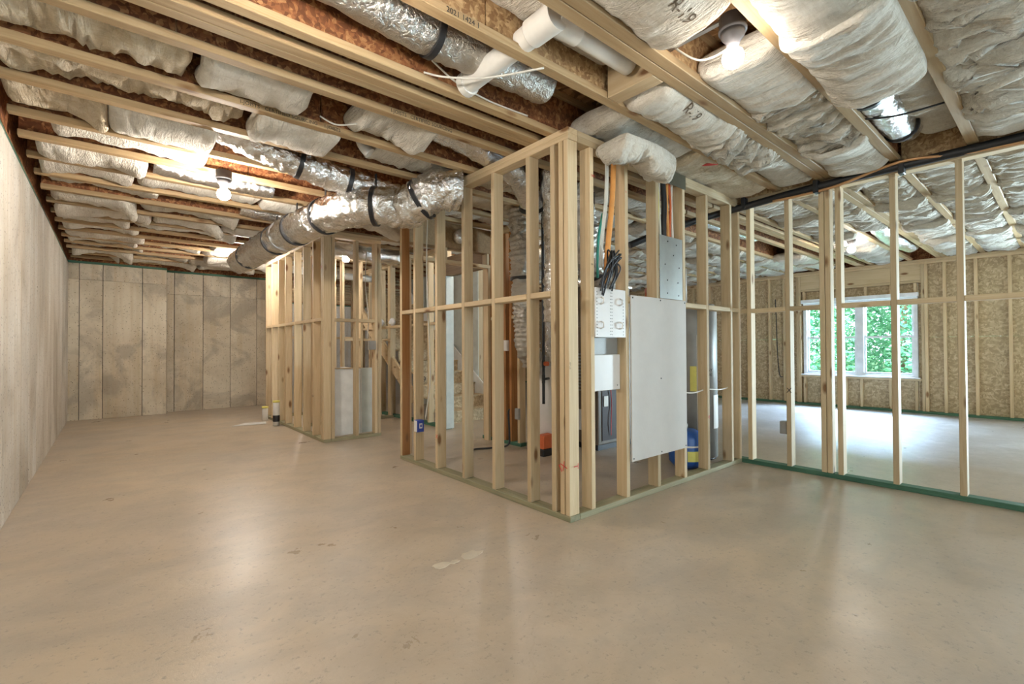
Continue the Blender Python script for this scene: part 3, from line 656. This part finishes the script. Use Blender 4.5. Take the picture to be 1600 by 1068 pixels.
cable('red cable pair rising into the ceiling above the dark plate', [(3.22, 2.06, 2.465), (3.30, 1.95, 2.49), (3.45, 1.80, 2.475), (3.55, 1.74, 2.49)], .010, 'red')
cable('white cable threaded through the studs low on the right', [(3.53, 2.05, .72), (3.72, 2.05, .70), (3.95, 2.055, .715), (4.2, 2.05, .70), (4.42, 2.05, .72)], .006, 'cable')

# black insulated line along the long partition
bl = thing('insulated_line', 'thick black insulated pipe along the top of the long partition', 'pipe', (4.48, .6, 2.42))
MB().tube(smooth_path([(4.495, -1.75, 2.425), (4.495, -.6, 2.435), (4.495, .2, 2.43), (4.495, .9, 2.425), (4.495, 1.5, 2.41), (4.50, 1.9, 2.39), (4.36, 2.2, 2.33), (4.0, 2.5, 2.18), (3.75, 2.7, 2.05)], 8), .032, 12).build('sleeve', 'black', bl)
MB().tube(smooth_path([(4.492, -1.75, 2.378), (4.49, -.2, 2.385), (4.487, .45, 2.41), (4.45, .8, 2.445), (4.487, 1.25, 2.38), (4.49, 1.7, 2.375)], 8), .012, 8).build('copper_line', 'copper', bl)
for y in (1.95, 1.36, .8): box('strap', 4.455, 4.528, y-.018, y+.018, 2.36, 2.465, 'black', bl, .004)

# ------------------------------------------------------------------ ducts
def duct(label, pts, r, mat='foil', wr=.012, n=14, seg=32, straps=(), tape=(), group=None, cor=0., wlen=6.):
    P = smooth_path(pts, n); c = P[len(P)//2]
    d = thing('foil_duct', label, 'duct', tuple(c), group)
    MB().tube(P, r, seg, wr, wlen, seed=pts[0][0]*3.1, cor=cor, corn=22).build('jacket', mat, d)
    for t in straps:
        i = int(t*(len(P)-2)); a, b = P[i], P[i+1]; dr = (b-a).normalized(); rr = r if not callable(r) else r(0)
        MB().tube([a-dr*.016, a-dr*.0155, a+dr*.0155, a+dr*.016], rr+.011, seg).build('strap', 'black', d)
        if a.z+rr < 2.44: box('hanger', a.x-.003, a.x+.003, a.y-.016, a.y+.016, a.z+rr*.7, 2.468, 'black', d, 0)
    for t in tape:
        i = int(t*(len(P)-3)); a, b = P[i], P[i+2]
        MB().tube([a, a+(b-a)*.02, b-(b-a)*.02, b], r+.008, seg).build('tape_band', 'galv', d)
    return d
duct('big wrinkled foil trunk duct hanging below the joists in front of the far block', [(1.30, 7.1, 2.24), (1.30, 6.5, 2.23), (1.305, 5.8, 2.22), (1.325, 5.0, 2.22), (1.39, 4.2, 2.22), (1.47, 3.75, 2.22), (1.62, 3.53, 2.21), (1.80, 3.50, 2.21), (1.93, 3.45, 2.23)], .145, 'foil', .02, 22, 44, (.12, .33, .42, .52, .74), (.36,))
duct('fat foil elbow at the top of the furnace room stud wall', [(1.78, 3.44, 2.20), (1.86, 3.32, 2.25), (1.93, 3.22, 2.31), (2.01, 3.16, 2.33), (2.10, 3.13, 2.33)], .155, 'foil', .024, 20, 44, (.3,))
duct('thinner foil branch duct sloping from the joist bay to the trunk', [(.52, 3.74, 2.62), (.68, 3.70, 2.56), (.9, 3.70, 2.50), (1.15, 3.69, 2.45), (1.40, 3.68, 2.40), (1.62, 3.64, 2.36), (1.82, 3.54, 2.30)], .105, 'foil', .02, 18, 36, (.45, .70))
duct('grey foil duct running inside the near ceiling bay above the drain pipe', [(.30, 1.96, 2.64), (.8, 1.96, 2.62), (1.2, 1.97, 2.60), (1.6, 1.98, 2.62), (1.95, 2.0, 2.64)], .105, 'foild', .010, 14, 32, (.5,))
duct('shiny foil duct in the joist bay at the upper right', [(2.80, .79, 2.64), (2.95, .775, 2.60), (3.3, .755, 2.585), (3.8, .745, 2.59), (4.15, .745, 2.60), (4.38, .74, 2.66)], .095, 'foil', .012, 14, 32, (.45, .82))
duct('foil duct dropping from the bay above the furnace room top plate', [(1.55, 2.86, 2.66), (2.05, 2.86, 2.60), (2.5, 2.9, 2.50), (2.75, 3.0, 2.36), (2.82, 3.05, 2.28)], .10, 'foil', .012, 12, 32, (.9,))
duct('tall wrinkled foil duct hanging upright inside the furnace room', [(3.14, 3.55, 2.45), (3.12, 3.52, 2.1), (3.14, 3.52, 1.7), (3.16, 3.52, 1.35), (3.2, 3.53, 1.05), (3.33, 3.5, .88)], lambda a: .125-.012*a, 'foild', .032, 26, 36, (.37,), cor=.007, wlen=9)
duct('second upright foil duct beside the black gas pipe', [(3.44, 3.42, 1.9), (3.44, 3.42, 1.5), (3.46, 3.42, 1.1), (3.50, 3.45, .95)], .085, 'foil', .024, 20, 28, wlen=9)
duct('dull foil flex duct curling behind the front right studs', [(3.05, 2.75, 2.46), (3.1, 2.7, 2.1), (3.2, 2.72, 1.85), (3.45, 2.8, 1.72), (3.7, 2.9, 1.68)], .12, 'foild', .03, 22, 32, (.6,), cor=.006, wlen=9)
duct('foil duct behind the corner post of the furnace room', [(2.74, 2.72, 2.62), (2.82, 2.75, 1.95), (2.84, 2.78, 1.6), (2.86, 2.8, 1.3)], .10, 'foil', .022, 18, 28, wlen=9)
duct('foil duct on the ceiling of the window room', [(5.2, 2.85, 2.66), (6.0, 2.85, 2.64), (6.9, 2.85, 2.66)], .11, 'foil', .012, 14, 28)
duct('short foil duct on the ceiling by the window wall', [(7.0, 1.5, 2.56), (7.9, 1.52, 2.52), (8.9, 1.5, 2.55)], .10, 'foil', .012, 14, 28)
duct('foil duct crossing the ceiling of the far closet block', [(2.1, 6.4, 2.42), (2.8, 6.38, 2.40), (3.3, 6.36, 2.42)], .09, 'foil', .012, 12, 28)
duct('foil duct below the joists near the concrete wall', [(.25, 4.62, 2.55), (.7, 4.62, 2.52), (1.1, 4.62, 2.53)], .085, 'foil', .012, 12, 24)
duct('foil duct in the joist bay above the trunk', [(1.0, 5.48, 2.55), (1.5, 5.48, 2.52), (1.9, 5.48, 2.53)], .085, 'foil', .012, 12, 24)
vp = thing('vent_pipe', 'grey metal flue pipe rising through the furnace room ceiling', 'flue pipe', (2.95, 3.0, 1.9))
MB().lathe([(.075, 0), (.075, .36)], (2.92, 2.94, 2.40), 20).build('upper_section', 'galv', vp)
MB().lathe([(.068, 0), (.072, .01), (.072, .1), (.068, .11)], (2.92, 2.94, 2.29), 20).build('collar', 'galv', vp)
MB().tube(smooth_path([(2.92, 2.94, 2.30), (2.93, 2.95, 2.2), (2.99, 2.99, 2.1), (3.06, 3.04, 2.0)], 8), .062, 20, cor=.003).build('elbow', 'galv', vp)

# ------------------------------------------------------------------ drain pipes and gas pipe
def pipe(label, pts, r, mat, name, fit=(), cat='pipe'):
    P = smooth_path(pts, 6); t = thing(name, label, cat, tuple(P[0])); MB().tube(P, r, 16).build('run', mat, t)
    for a, b in fit: MB().tube([a, Vector(a).lerp(Vector(b), .02), Vector(a).lerp(Vector(b), .98), b], r*1.17, 16).build('coupling', mat, t)
    return t
pipe('white plastic drain pipe crossing under the joists near the top', [(1.47, 2.12, 2.515), (1.475, 1.9, 2.525), (1.485, 1.7, 2.535), (1.49, 1.46, 2.545)], .054, 'pvc', 'drain_pipe', [((1.485, 1.60, 2.54), (1.49, 1.44, 2.545)), ((1.47, 2.12, 2.515), (1.472, 2.08, 2.517))])
pipe('white plastic drain pipe running along the joist to the header', [(1.50, 1.50, 2.56), (1.62, 1.475, 2.555), (1.8, 1.475, 2.555), (2.06, 1.48, 2.56)], .05, 'pvc', 'drain_pipe', [((1.52, 1.49, 2.56), (1.66, 1.475, 2.555))])
pipe('white plastic pipe stub poking from the second left bay', [(1.35, 3.28, 2.62), (1.38, 3.27, 2.54), (1.42, 3.25, 2.49)], .04, 'pvc', 'drain_pipe')
pipe('white plastic drain crossing the ceiling of the far closet', [(1.93, 7.6, 2.29), (2.9, 7.6, 2.26), (3.44, 7.6, 2.25)], .055, 'pvc', 'drain_pipe', [((2.7, 7.6, 2.27), (2.85, 7.6, 2.265))])
gp = pipe('black iron gas pipe standing in front of the white tank', [(3.2, 3.31, 2.771), (3.2, 3.31, 1.5), (3.2, 3.31, .9), (3.2, 3.31, .54)], .014, 'black', 'gas_pipe', [((3.2, 3.31, 1.78), (3.2, 3.31, 1.74)), ((3.2, 3.31, .96), (3.2, 3.31, .90)), ((3.2, 3.31, .82), (3.2, 3.31, .74))])
MB().tube([(3.2, 3.31, .78), (3.32, 3.36, .78)], .012, 10).build('branch', 'black', gp); MB().tube([(3.2, 3.29, .93), (3.2, 3.25, .93)], .022, 10).build('valve_handle', 'ored', gp)
for i, (y, z, lb) in enumerate(((7.29, .33, 'capped white drain stub wrapped in plastic by the far stud wall'), (7.93, .19, 'short capped drain stub at the far end of the stud wall'))):
    d = thing('drain_stub', lb, 'pipe', (1.79, y, 0)); MB().lathe([(.042, .002), (.042, z)], (1.79, y, 0), 16).build('riser', 'pvc', d)
    MB().lathe([(.046, 0), (.046, .025), (0, .03)], (1.79, y, z), 16).build('cap', 'yellow', d)
    if i == 0: MB().lathe([(.044, .06), (.046, .07), (.046, .14), (.044, .15)], (1.79, y, 0), 16).build('tape', 'black', d)
pp = MB().prism([(1.30, 7.62, .004), (1.72, 7.56, .004), (1.76, 7.75, .006), (1.5, 7.82, .004)], 0, (0, 0, .004)); tag(pp.build('paper_sheet', 'paper'), 'crumpled white paper on the floor by the drain stubs', 'paper')

# ------------------------------------------------------------------ furnace room equipment
fu = thing('furnace', 'grey gas furnace with louvred door behind the front corner post', 'furnace', (4.15, 3.45, 0))
box('cabinet', 3.88, 4.56, 3.20, 3.75, .06, 1.32, 'furn', fu, .008); box('dark_bay_sheet', 3.94, 4.40, 3.192, 3.199, .10, .86, 'fdark', fu, 0)  # dark sheet laid flat on the cabinet front for the bay
box('side_panel', 3.864, 3.879, 3.22, 3.74, .08, 1.30, 'furn', fu, .003)
for i in range(12): box('louvre', 3.852, 3.863, 3.25, 3.70, .62+i*.035, .638+i*.035, 'grey', fu, .003)
box('base', 3.90, 4.54, 3.22, 3.73, 0, .06, 'black', fu, 0); box('outlet_plate', 3.96, 4.03, 3.184, 3.191, .46, .57, 'cable', fu, .002); box('label_plate', 3.860, 3.8635, 3.4, 3.55, .2, .42, 'paper', fu, 0)
MB().tube(smooth_path([(4.06, 3.18, .86), (4.05, 3.17, .7), (4.08, 3.18, .5), (4.06, 3.17, .3), (4.07, 3.18, .15)], 8), .005, 6).build('red_wire', 'red', fu)
pl = thing('plenum', 'brown supply plenum box standing on the furnace', 'plenum', (4.15, 3.45, 1.33)); box('box', 3.92, 4.50, 3.24, 3.71, 1.322, 1.75, 'furn', pl, .006); box('flange', 3.90, 4.52, 3.22, 3.73, 1.745, 1.77, 'galv', pl, .003)
wh = thing('water_heater', 'white wrapped water heater tank behind the black gas pipe', 'water heater', (3.55, 3.72, 0))
MB().lathe([(.215, .07), (.23, .09), (.23, .86), (.2, .89), (0, .90)], (3.6, 3.65, 0), 28).build('tank', 'white', wh); MB().lathe([(.24, 0), (.24, .065), (0, .066)], (3.6, 3.65, 0), 28).build('base_pan', 'black', wh)
MB().lathe([(.05, .9), (.05, 1.0), (0, 1.01)], (3.6, 3.65, 0), 16).build('draft_hood', 'galv', wh); box('control_box', 3.35, 3.385, 3.58, 3.68, .35, .46, 'grey', wh, .004)
bk = thing('orange_bucket', 'orange box on the floor in front of the white tank', 'bucket', (3.36, 3.45, 0))
box('body', 3.28, 3.44, 3.40, 3.50, .07, .21, 'ored', bk, .01); box('base', 3.27, 3.45, 3.39, 3.51, 0, .07, 'black', bk, .008)
tk = thing('grey_water_heater', 'tall grey cylinder with yellow energy label right of the white board', 'water heater', (4.44, 2.46, 0))
MB().lathe([(.0, .02), (.235, .02), (.235, 1.46), (.21, 1.50), (0, 1.51)], (4.44, 2.46, 0), 32).build('tank', 'grey', tk); MB().lathe([(.22, 0), (.22, .02), (0, .021)], (4.44, 2.46, 0), 24).build('base', 'black', tk)
def curved(c, r, a0, a1, z0, z1, name, mat, parent):
    b = MB(); n = 10; rs = []
    pts = [(c[0]+r*math.cos(a0+(a1-a0)*i/n), c[1]+r*math.sin(a0+(a1-a0)*i/n)) for i in range(n+1)]
    for (x0, y0), (x1, y1) in zip(pts[:-1], pts[1:]): b.quad([(x0, y0, z0), (x1, y1, z0), (x1, y1, z1), (x0, y0, z1)], True)
    return b.build(name, mat, parent)
el = curved((4.44, 2.46), .238, math.radians(205), math.radians(250), .66, .90, 'energy_label', 'yellow', tk)
curved((4.44, 2.46), .238, math.radians(262), math.radians(295), .3, .62, 'access_panel', 'white', tk)
text('lettering', 'ENERGY', .036, (4.222, 2.278, .855), (.62, -.6, 0), (0, 0, 1), 'ink', el); text('lettering', 'GUIDE', .036, (4.24, 2.26, .81), (.62, -.6, 0), (0, 0, 1), 'ink', el)
MB().tube([(4.3, 2.44, 1.5), (4.3, 2.44, 1.85)], .012, 10).build('pipe', 'pvc', tk)
MB().tube([(4.17, 2.25, .05), (4.17, 2.25, 1.2)], .011, 10).build('relief_pipe', 'pvc', tk)
bt_ = thing('expansion_tank', 'small blue pressure tank on the floor behind the right studs', 'tank', (3.97, 2.265, 0))
MB().lathe([(0, .005), (.10, .005), (.145, .06), (.15, .12), (.15, .27), (.13, .32), (.08, .345), (0, .35)], (3.97, 2.265, 0), 28).build('shell', 'blue', bt_)
MB().lathe([(.151, 0), (.153, .004), (.153, .012), (.151, .016)], (3.97, 2.265, .20), 28).build('white_band', 'white', bt_)
curved((3.97, 2.265), .1535, math.radians(215), math.radians(265), .08, .17, 'yellow_label', 'yellow', bt_)
MB().lathe([(.02, 0), (.02, .04), (0, .045)], (3.97, 2.265, .35), 10).build('stem', 'galv', bt_)
pv = thing('pressure_valve', 'dark red valve assembly behind the right studs', 'valve', (4.05, 2.62, 1.6))
MB().lathe([(0, 0), (.05, .0), (.06, .03), (.06, .10), (.03, .14), (0, .15)], (4.25, 2.80, 1.58), 16).build('body', 'ored', pv); MB().tube([(4.25, 2.80, 1.50), (4.25, 2.80, 2.50)], .016, 10).build('pipe', 'black', pv); MB().tube([(4.05, 2.75, 1.55), (4.50, 2.86, 1.56)], .012, 8).build('cross_pipe', 'pvc', pv)
ec = cable('black electrical cord trailing from the outlet behind the studs', [(3.385, 4.05, .40), (3.33, 4.0, .36), (3.30, 3.95, .15), (3.28, 3.96, .03), (3.1, 4.05, .012), (2.95, 4.1, .012), (2.85, 4.02, .012)], .010, 'black')

# ------------------------------------------------------------------ electrical boxes
def ebox(label, x0, x1, y0, y1, z0, z1, body, face, axis):
    e = thing('outlet_box', label, 'outlet box', ((x0+x1)/2, (y0+y1)/2, z0)); box('body', x0, x1, y0, y1, z0, z1, body, e, .003)
    if axis == 0: box('face_plate', x0-.004, x0-.0005, y0+.004, y1-.004, z0+.004, z1-.004, face, e, .001)
    else: box('face_plate', x0+.004, x1-.004, y0-.004, y0-.0005, z0+.004, z1-.004, face, e, .001)
    return e
e = ebox('blue and white outlet box on the second stud from the far end', 2.155, 2.225, 3.90, 3.961, .31, .42, 'boxblue', 'white', 0); box('symbol_plate', 2.175, 2.205, 3.897, 3.8995, .345, .39, 'white', e, 0); box('symbol_mark', 2.182, 2.198, 3.8955, 3.8965, .355, .38, 'boxblue', e, 0)
ebox('white switch box on the doorway stud left of the tall foil duct', 3.39, 3.418, 4.43, 4.50, 1.06, 1.18, 'white', 'white', 0)
ebox('second white switch box on the amber studs behind the furnace room', 3.39, 3.418, 4.09, 4.16, 1.05, 1.17, 'white', 'white', 0)
ebox('grey outlet with a plugged cord low on the stairs wall', 3.39, 3.418, 3.90, 3.965, .30, .42, 'grey', 'grey', 0)
ebox('grey junction box on the front of the far closet', 2.40, 2.49, 5.53, 5.57, 1.07, 1.18, 'grey', 'grey', 1)
ebox('small grey outlet box low on the long partition', 4.55, 4.60, 1.63, 1.69, .31, .42, 'grey', 'grey', 0)
cable('white wire bowing down the doorway studs beside the outlet box', [(2.30, 3.95, 2.38), (2.28, 3.94, 1.9), (2.28, 3.90, 1.2), (2.28, 3.88, .8), (2.25, 3.92, .42)], .006, 'cable')
cable('white wire dropping to the grey junction box', [(2.44, 5.69, 2.3), (2.42, 5.69, 1.9), (2.46, 5.69, 1.5), (2.44, 5.68, 1.2)], .006, 'cable')

# white panels in the far closet, stairs
wp = thing('tub_panel', 'white wrapped panels standing inside the far closet studs', 'panel', (2.2, 5.8, 0))
box('front_sheet', 2.02, 2.36, 5.70, 5.715, .04, .84, 'paint', wp, .003); box('side_sheet', 2.365, 2.38, 5.70, 6.4, .04, .84, 'paint', wp, .003); box('grey_sheet', 2.385, 2.56, 5.72, 5.735, .04, .845, 'drywall', wp, .003); box('ledge', 2.02, 2.36, 5.68, 5.698, .84, .856, 'pinex', wp)
st = thing('staircase', 'strand board staircase with white skirt boards beyond the doorway', 'stairs', (4.05, 6.8, 0))
for i in range(12):
    y = 5.80+i*.25; z = .177*(i+1)
    box('riser', 3.56, 4.53, y, y+.018, .177*i, z-.022, 'osb', st, 0); box('tread', 3.56, 4.53, y-.02, y+.26, z-.021, z, 'osb', st, .003)
for x0, nm in ((4.54, 'skirt_board'),): MB().prism([(x0, 5.62, .005), (x0, 5.9, .005), (x0, 8.8, 2.06), (x0, 8.8, 2.42), (x0, 5.62, .20)], 0, (.018, 0, 0)).build(nm, 'paint', st)
sg = MB().prism([(3.375, 6.3, .28), (3.375, 8.1, 1.56), (3.375, 8.1, 1.80), (3.375, 6.3, .52)], 0, (.038, 0, 0)); tag(sg.build('stair_stringer', 'piney'), 'sloping pine stringer nailed across the stairs wall studs', 'stringer')
text('lettering', 'S9', .12, (3.66, 6.548, .56), (1, 0, 0), (0, 0, 1), 'ink', st)
shf = box('stud_ledge', 3.33, 3.418, 6.35, 7.8, 1.40, 1.438, 'piney'); tag(shf, 'pine ledge across the stairs wall studs holding plastic bags', 'ledge')
for i, (y, lb) in enumerate(((6.9, 'clear crumpled plastic bag on the pine ledge, nearer one'), (7.3, 'clear crumpled plastic bag on the pine ledge, farther one'))):
    b = MB(); rs = []
    for u in range(7):
        rr = .055*math.sin(PI*(u+.6)/7.5)+.008; rs.append([(3.37+rr*.6*math.cos(a)+.01*noise.noise(Vector((a*2, u, i))), y+rr*1.6*math.sin(a), 1.439+u*.02+.012*noise.noise(Vector((a*3, u*2, i+5)))*(u > 0)) for a in [2*PI*k/14 for k in range(14)]])
    b.rings(rs); tag(b.build('plastic_bag', 'vinyl'), lb, 'plastic bag')

# floor details
for i, (x, y, s) in enumerate(((1.265, 2.053, .035), (1.335, 2.04, .022), (1.45, 2.05, .05))):
    rr = random.Random(i); pts = [(x+s*rr.uniform(.7, 1.2)*math.cos(a)*1.3, y+s*rr.uniform(.6, 1.1)*math.sin(a), 0.0) for a in [2*PI*k/12 for k in range(12)]]
    tag(MB().prism(pts, 0, (0, 0, .0018)).build('mortar_splash', 'patch'), ('pale mortar splash on the floor, leftmost of three', 'smallest pale mortar splash on the floor, middle of three', 'largest pale mortar splash on the floor, rightmost of three')[i], 'mortar splash', 'mortar splashes')

# ------------------------------------------------------------------ lamps
def lamp(label, x, y, z=2.355, bar=None, bulb='bulb'):
    L = thing('ceiling_lamp', label, 'lamp', (x, y, z))
    MB().lathe([(0, .165), (.055, .165), (.055, .115), (.058, .112), (.058, .10), (0, .10)], (x, y, z), 20).build('junction_box', 'dgrey', L)
    MB().lathe([(.05, .10), (.048, .08), (.03, .055), (.024, .035), (.018, .032), (0, .032)], (x, y, z), 20).build('lamp_holder', 'dgrey', L)
    MB().lathe([(0, -.058), (.022, -.053), (.040, -.036), (.046, -.012), (.040, .010), (.022, .026), (.016, .031), (0, .0315)], (x, y, z), 16).build('bulb', bulb, L)
    if bar: box('hanger_bar', x-.012, x+.012, bar[0], bar[1], z+.166, z+.172, 'galv', L, 0)
    return L
lamp('bare lit bulb in the near right ceiling', 2.07, .94, 2.36, (.85, 1.25), 'bulb_dim')
lamp('bare lit bulb over the left bay', .655, 4.185, 2.285, None, 'bulb_strong')
lamp('added fill bulb tucked behind the foil trunk duct', 1.43, 7.65, 2.34, None, 'bulb_strong')  # added bulb, hidden by the duct, to brighten the back wall
lamp('bare lit bulb over the window room', 7.33, 1.83, 2.35, (1.69, 2.16))
lamp('bare lit bulb inside the far closet block', 2.46, 6.43, 2.33, (6.14, 6.55))
lamp('small lit bulb far beyond the stairs, left of two', 3.56, 11.45, 2.34, (11.38, 11.80))
lamp('small lit bulb far beyond the stairs, right of two', 4.57, 13.7, 2.34, (13.63, 14.05))
lamp('added unseen bulb above and left of the viewpoint', .45, 1.45, 2.30, (1.3, 1.65), 'bulb_added_left')  # added bulb above the frame to brighten the left wall and floor
lamp('added fill bulb over the rear of the window room', 7.3, 6.4, 2.35, (6.14, 6.55))  # added bulb to brighten the back of the window room
lamp('added fill bulb in the stair hall', 4.0, 5.0, 2.34, (4.80, 5.20), 'bulb')  # added bulb to lift the dark stair hall

# printing on batts and joists
from mathutils.bvhtree import BVHTree
def print_on(o, body, size, x, y, right, upv):
    me = o.data; c = WL[o.name]; bv = BVHTree.FromPolygons([v.co+c for v in me.vertices], [tuple(p.vertices) for p in me.polygons])
    t = text('printing', body, size, (x, y, 0), right, upv, 'inkf', o); t.location = -c
    keep = True
    for v in t.data.vertices:
        p = Vector((v.co.x+x, v.co.y+y, 2.0)); h = bv.ray_cast(p, Vector((0, 0, 1)))
        v.co = Vector((p.x, p.y, (h[0].z if h[0] else 2.5)-.003))
print_on(bt['tan batt bulging just past the pine header block'], 'R-19', .085, 2.50, 1.43, (1, .1, 0), (.1, -1, 0))
print_on(bt['smooth tan batt bulging on the camera side of the bare bulb'], 'R-19', .085, 1.66, 1.01, (1, .1, 0), (.1, -1, 0))
for o in [o for o in bpy.data.objects if o.name.startswith('floor_joist')]:
    yf = WL[o.name].y+.03
    if WL[o.name].x > 3: continue
    if abs(yf-3.08) < .01: text('printing', 'I-JOISTS   CERTIFIED SOURCING     I-JOISTS', .03, (.55, yf-.0615, 2.476), (1, 0, 0), (0, 0, 1), 'ink', o)
    if abs(yf-2.63) < .01: text('printing', 'I-JOISTS   CERTIFIED SOURCING', .03, (1.25, yf-.0615, 2.476), (1, 0, 0), (0, 0, 1), 'ink', o)
    if abs(yf-1.71) < .01: text('printing', '2021 1424 1', .034, (1.05, yf-.0615, 2.475), (1, 0, 0), (0, 0, 1), 'ink', o)
cable('loose white wire crossing under the joists beside the drain pipe', [(1.22, 2.13, 2.50), (1.30, 2.05, 2.47), (1.45, 1.9, 2.455), (1.62, 1.66, 2.46)], .005, 'cable')
cable('white wire stapled along the joist past the drain pipe end', [(1.25, 2.10, 2.56), (1.42, 2.13, 2.52), (1.65, 2.14, 2.50), (1.95, 2.145, 2.51)], .005, 'cable')
cable('short white wire poking down from the second left bay', [(.98, 2.98, 2.52), (1.05, 2.90, 2.46), (1.14, 2.80, 2.455)], .005, 'cable')
cable('black cord stretched across the foil duct at the upper right', [(3.55, .855, 2.50), (3.62, .66, 2.475), (3.70, .40, 2.50)], .006, 'black')
cable('loose white wire hanging by the bare bulb', [(2.08, 1.24, 2.55), (2.12, 1.12, 2.44), (2.16, 1.0, 2.46), (2.10, .96, 2.50)], .005, 'cable')
cable('thin dark wire looping on the window wall sheathing', [(9.88, 3.72, 2.0), (9.87, 3.70, 1.5), (9.87, 3.69, 1.0), (9.88, 3.66, .55), (9.88, 3.60, .50)], .009, 'black')
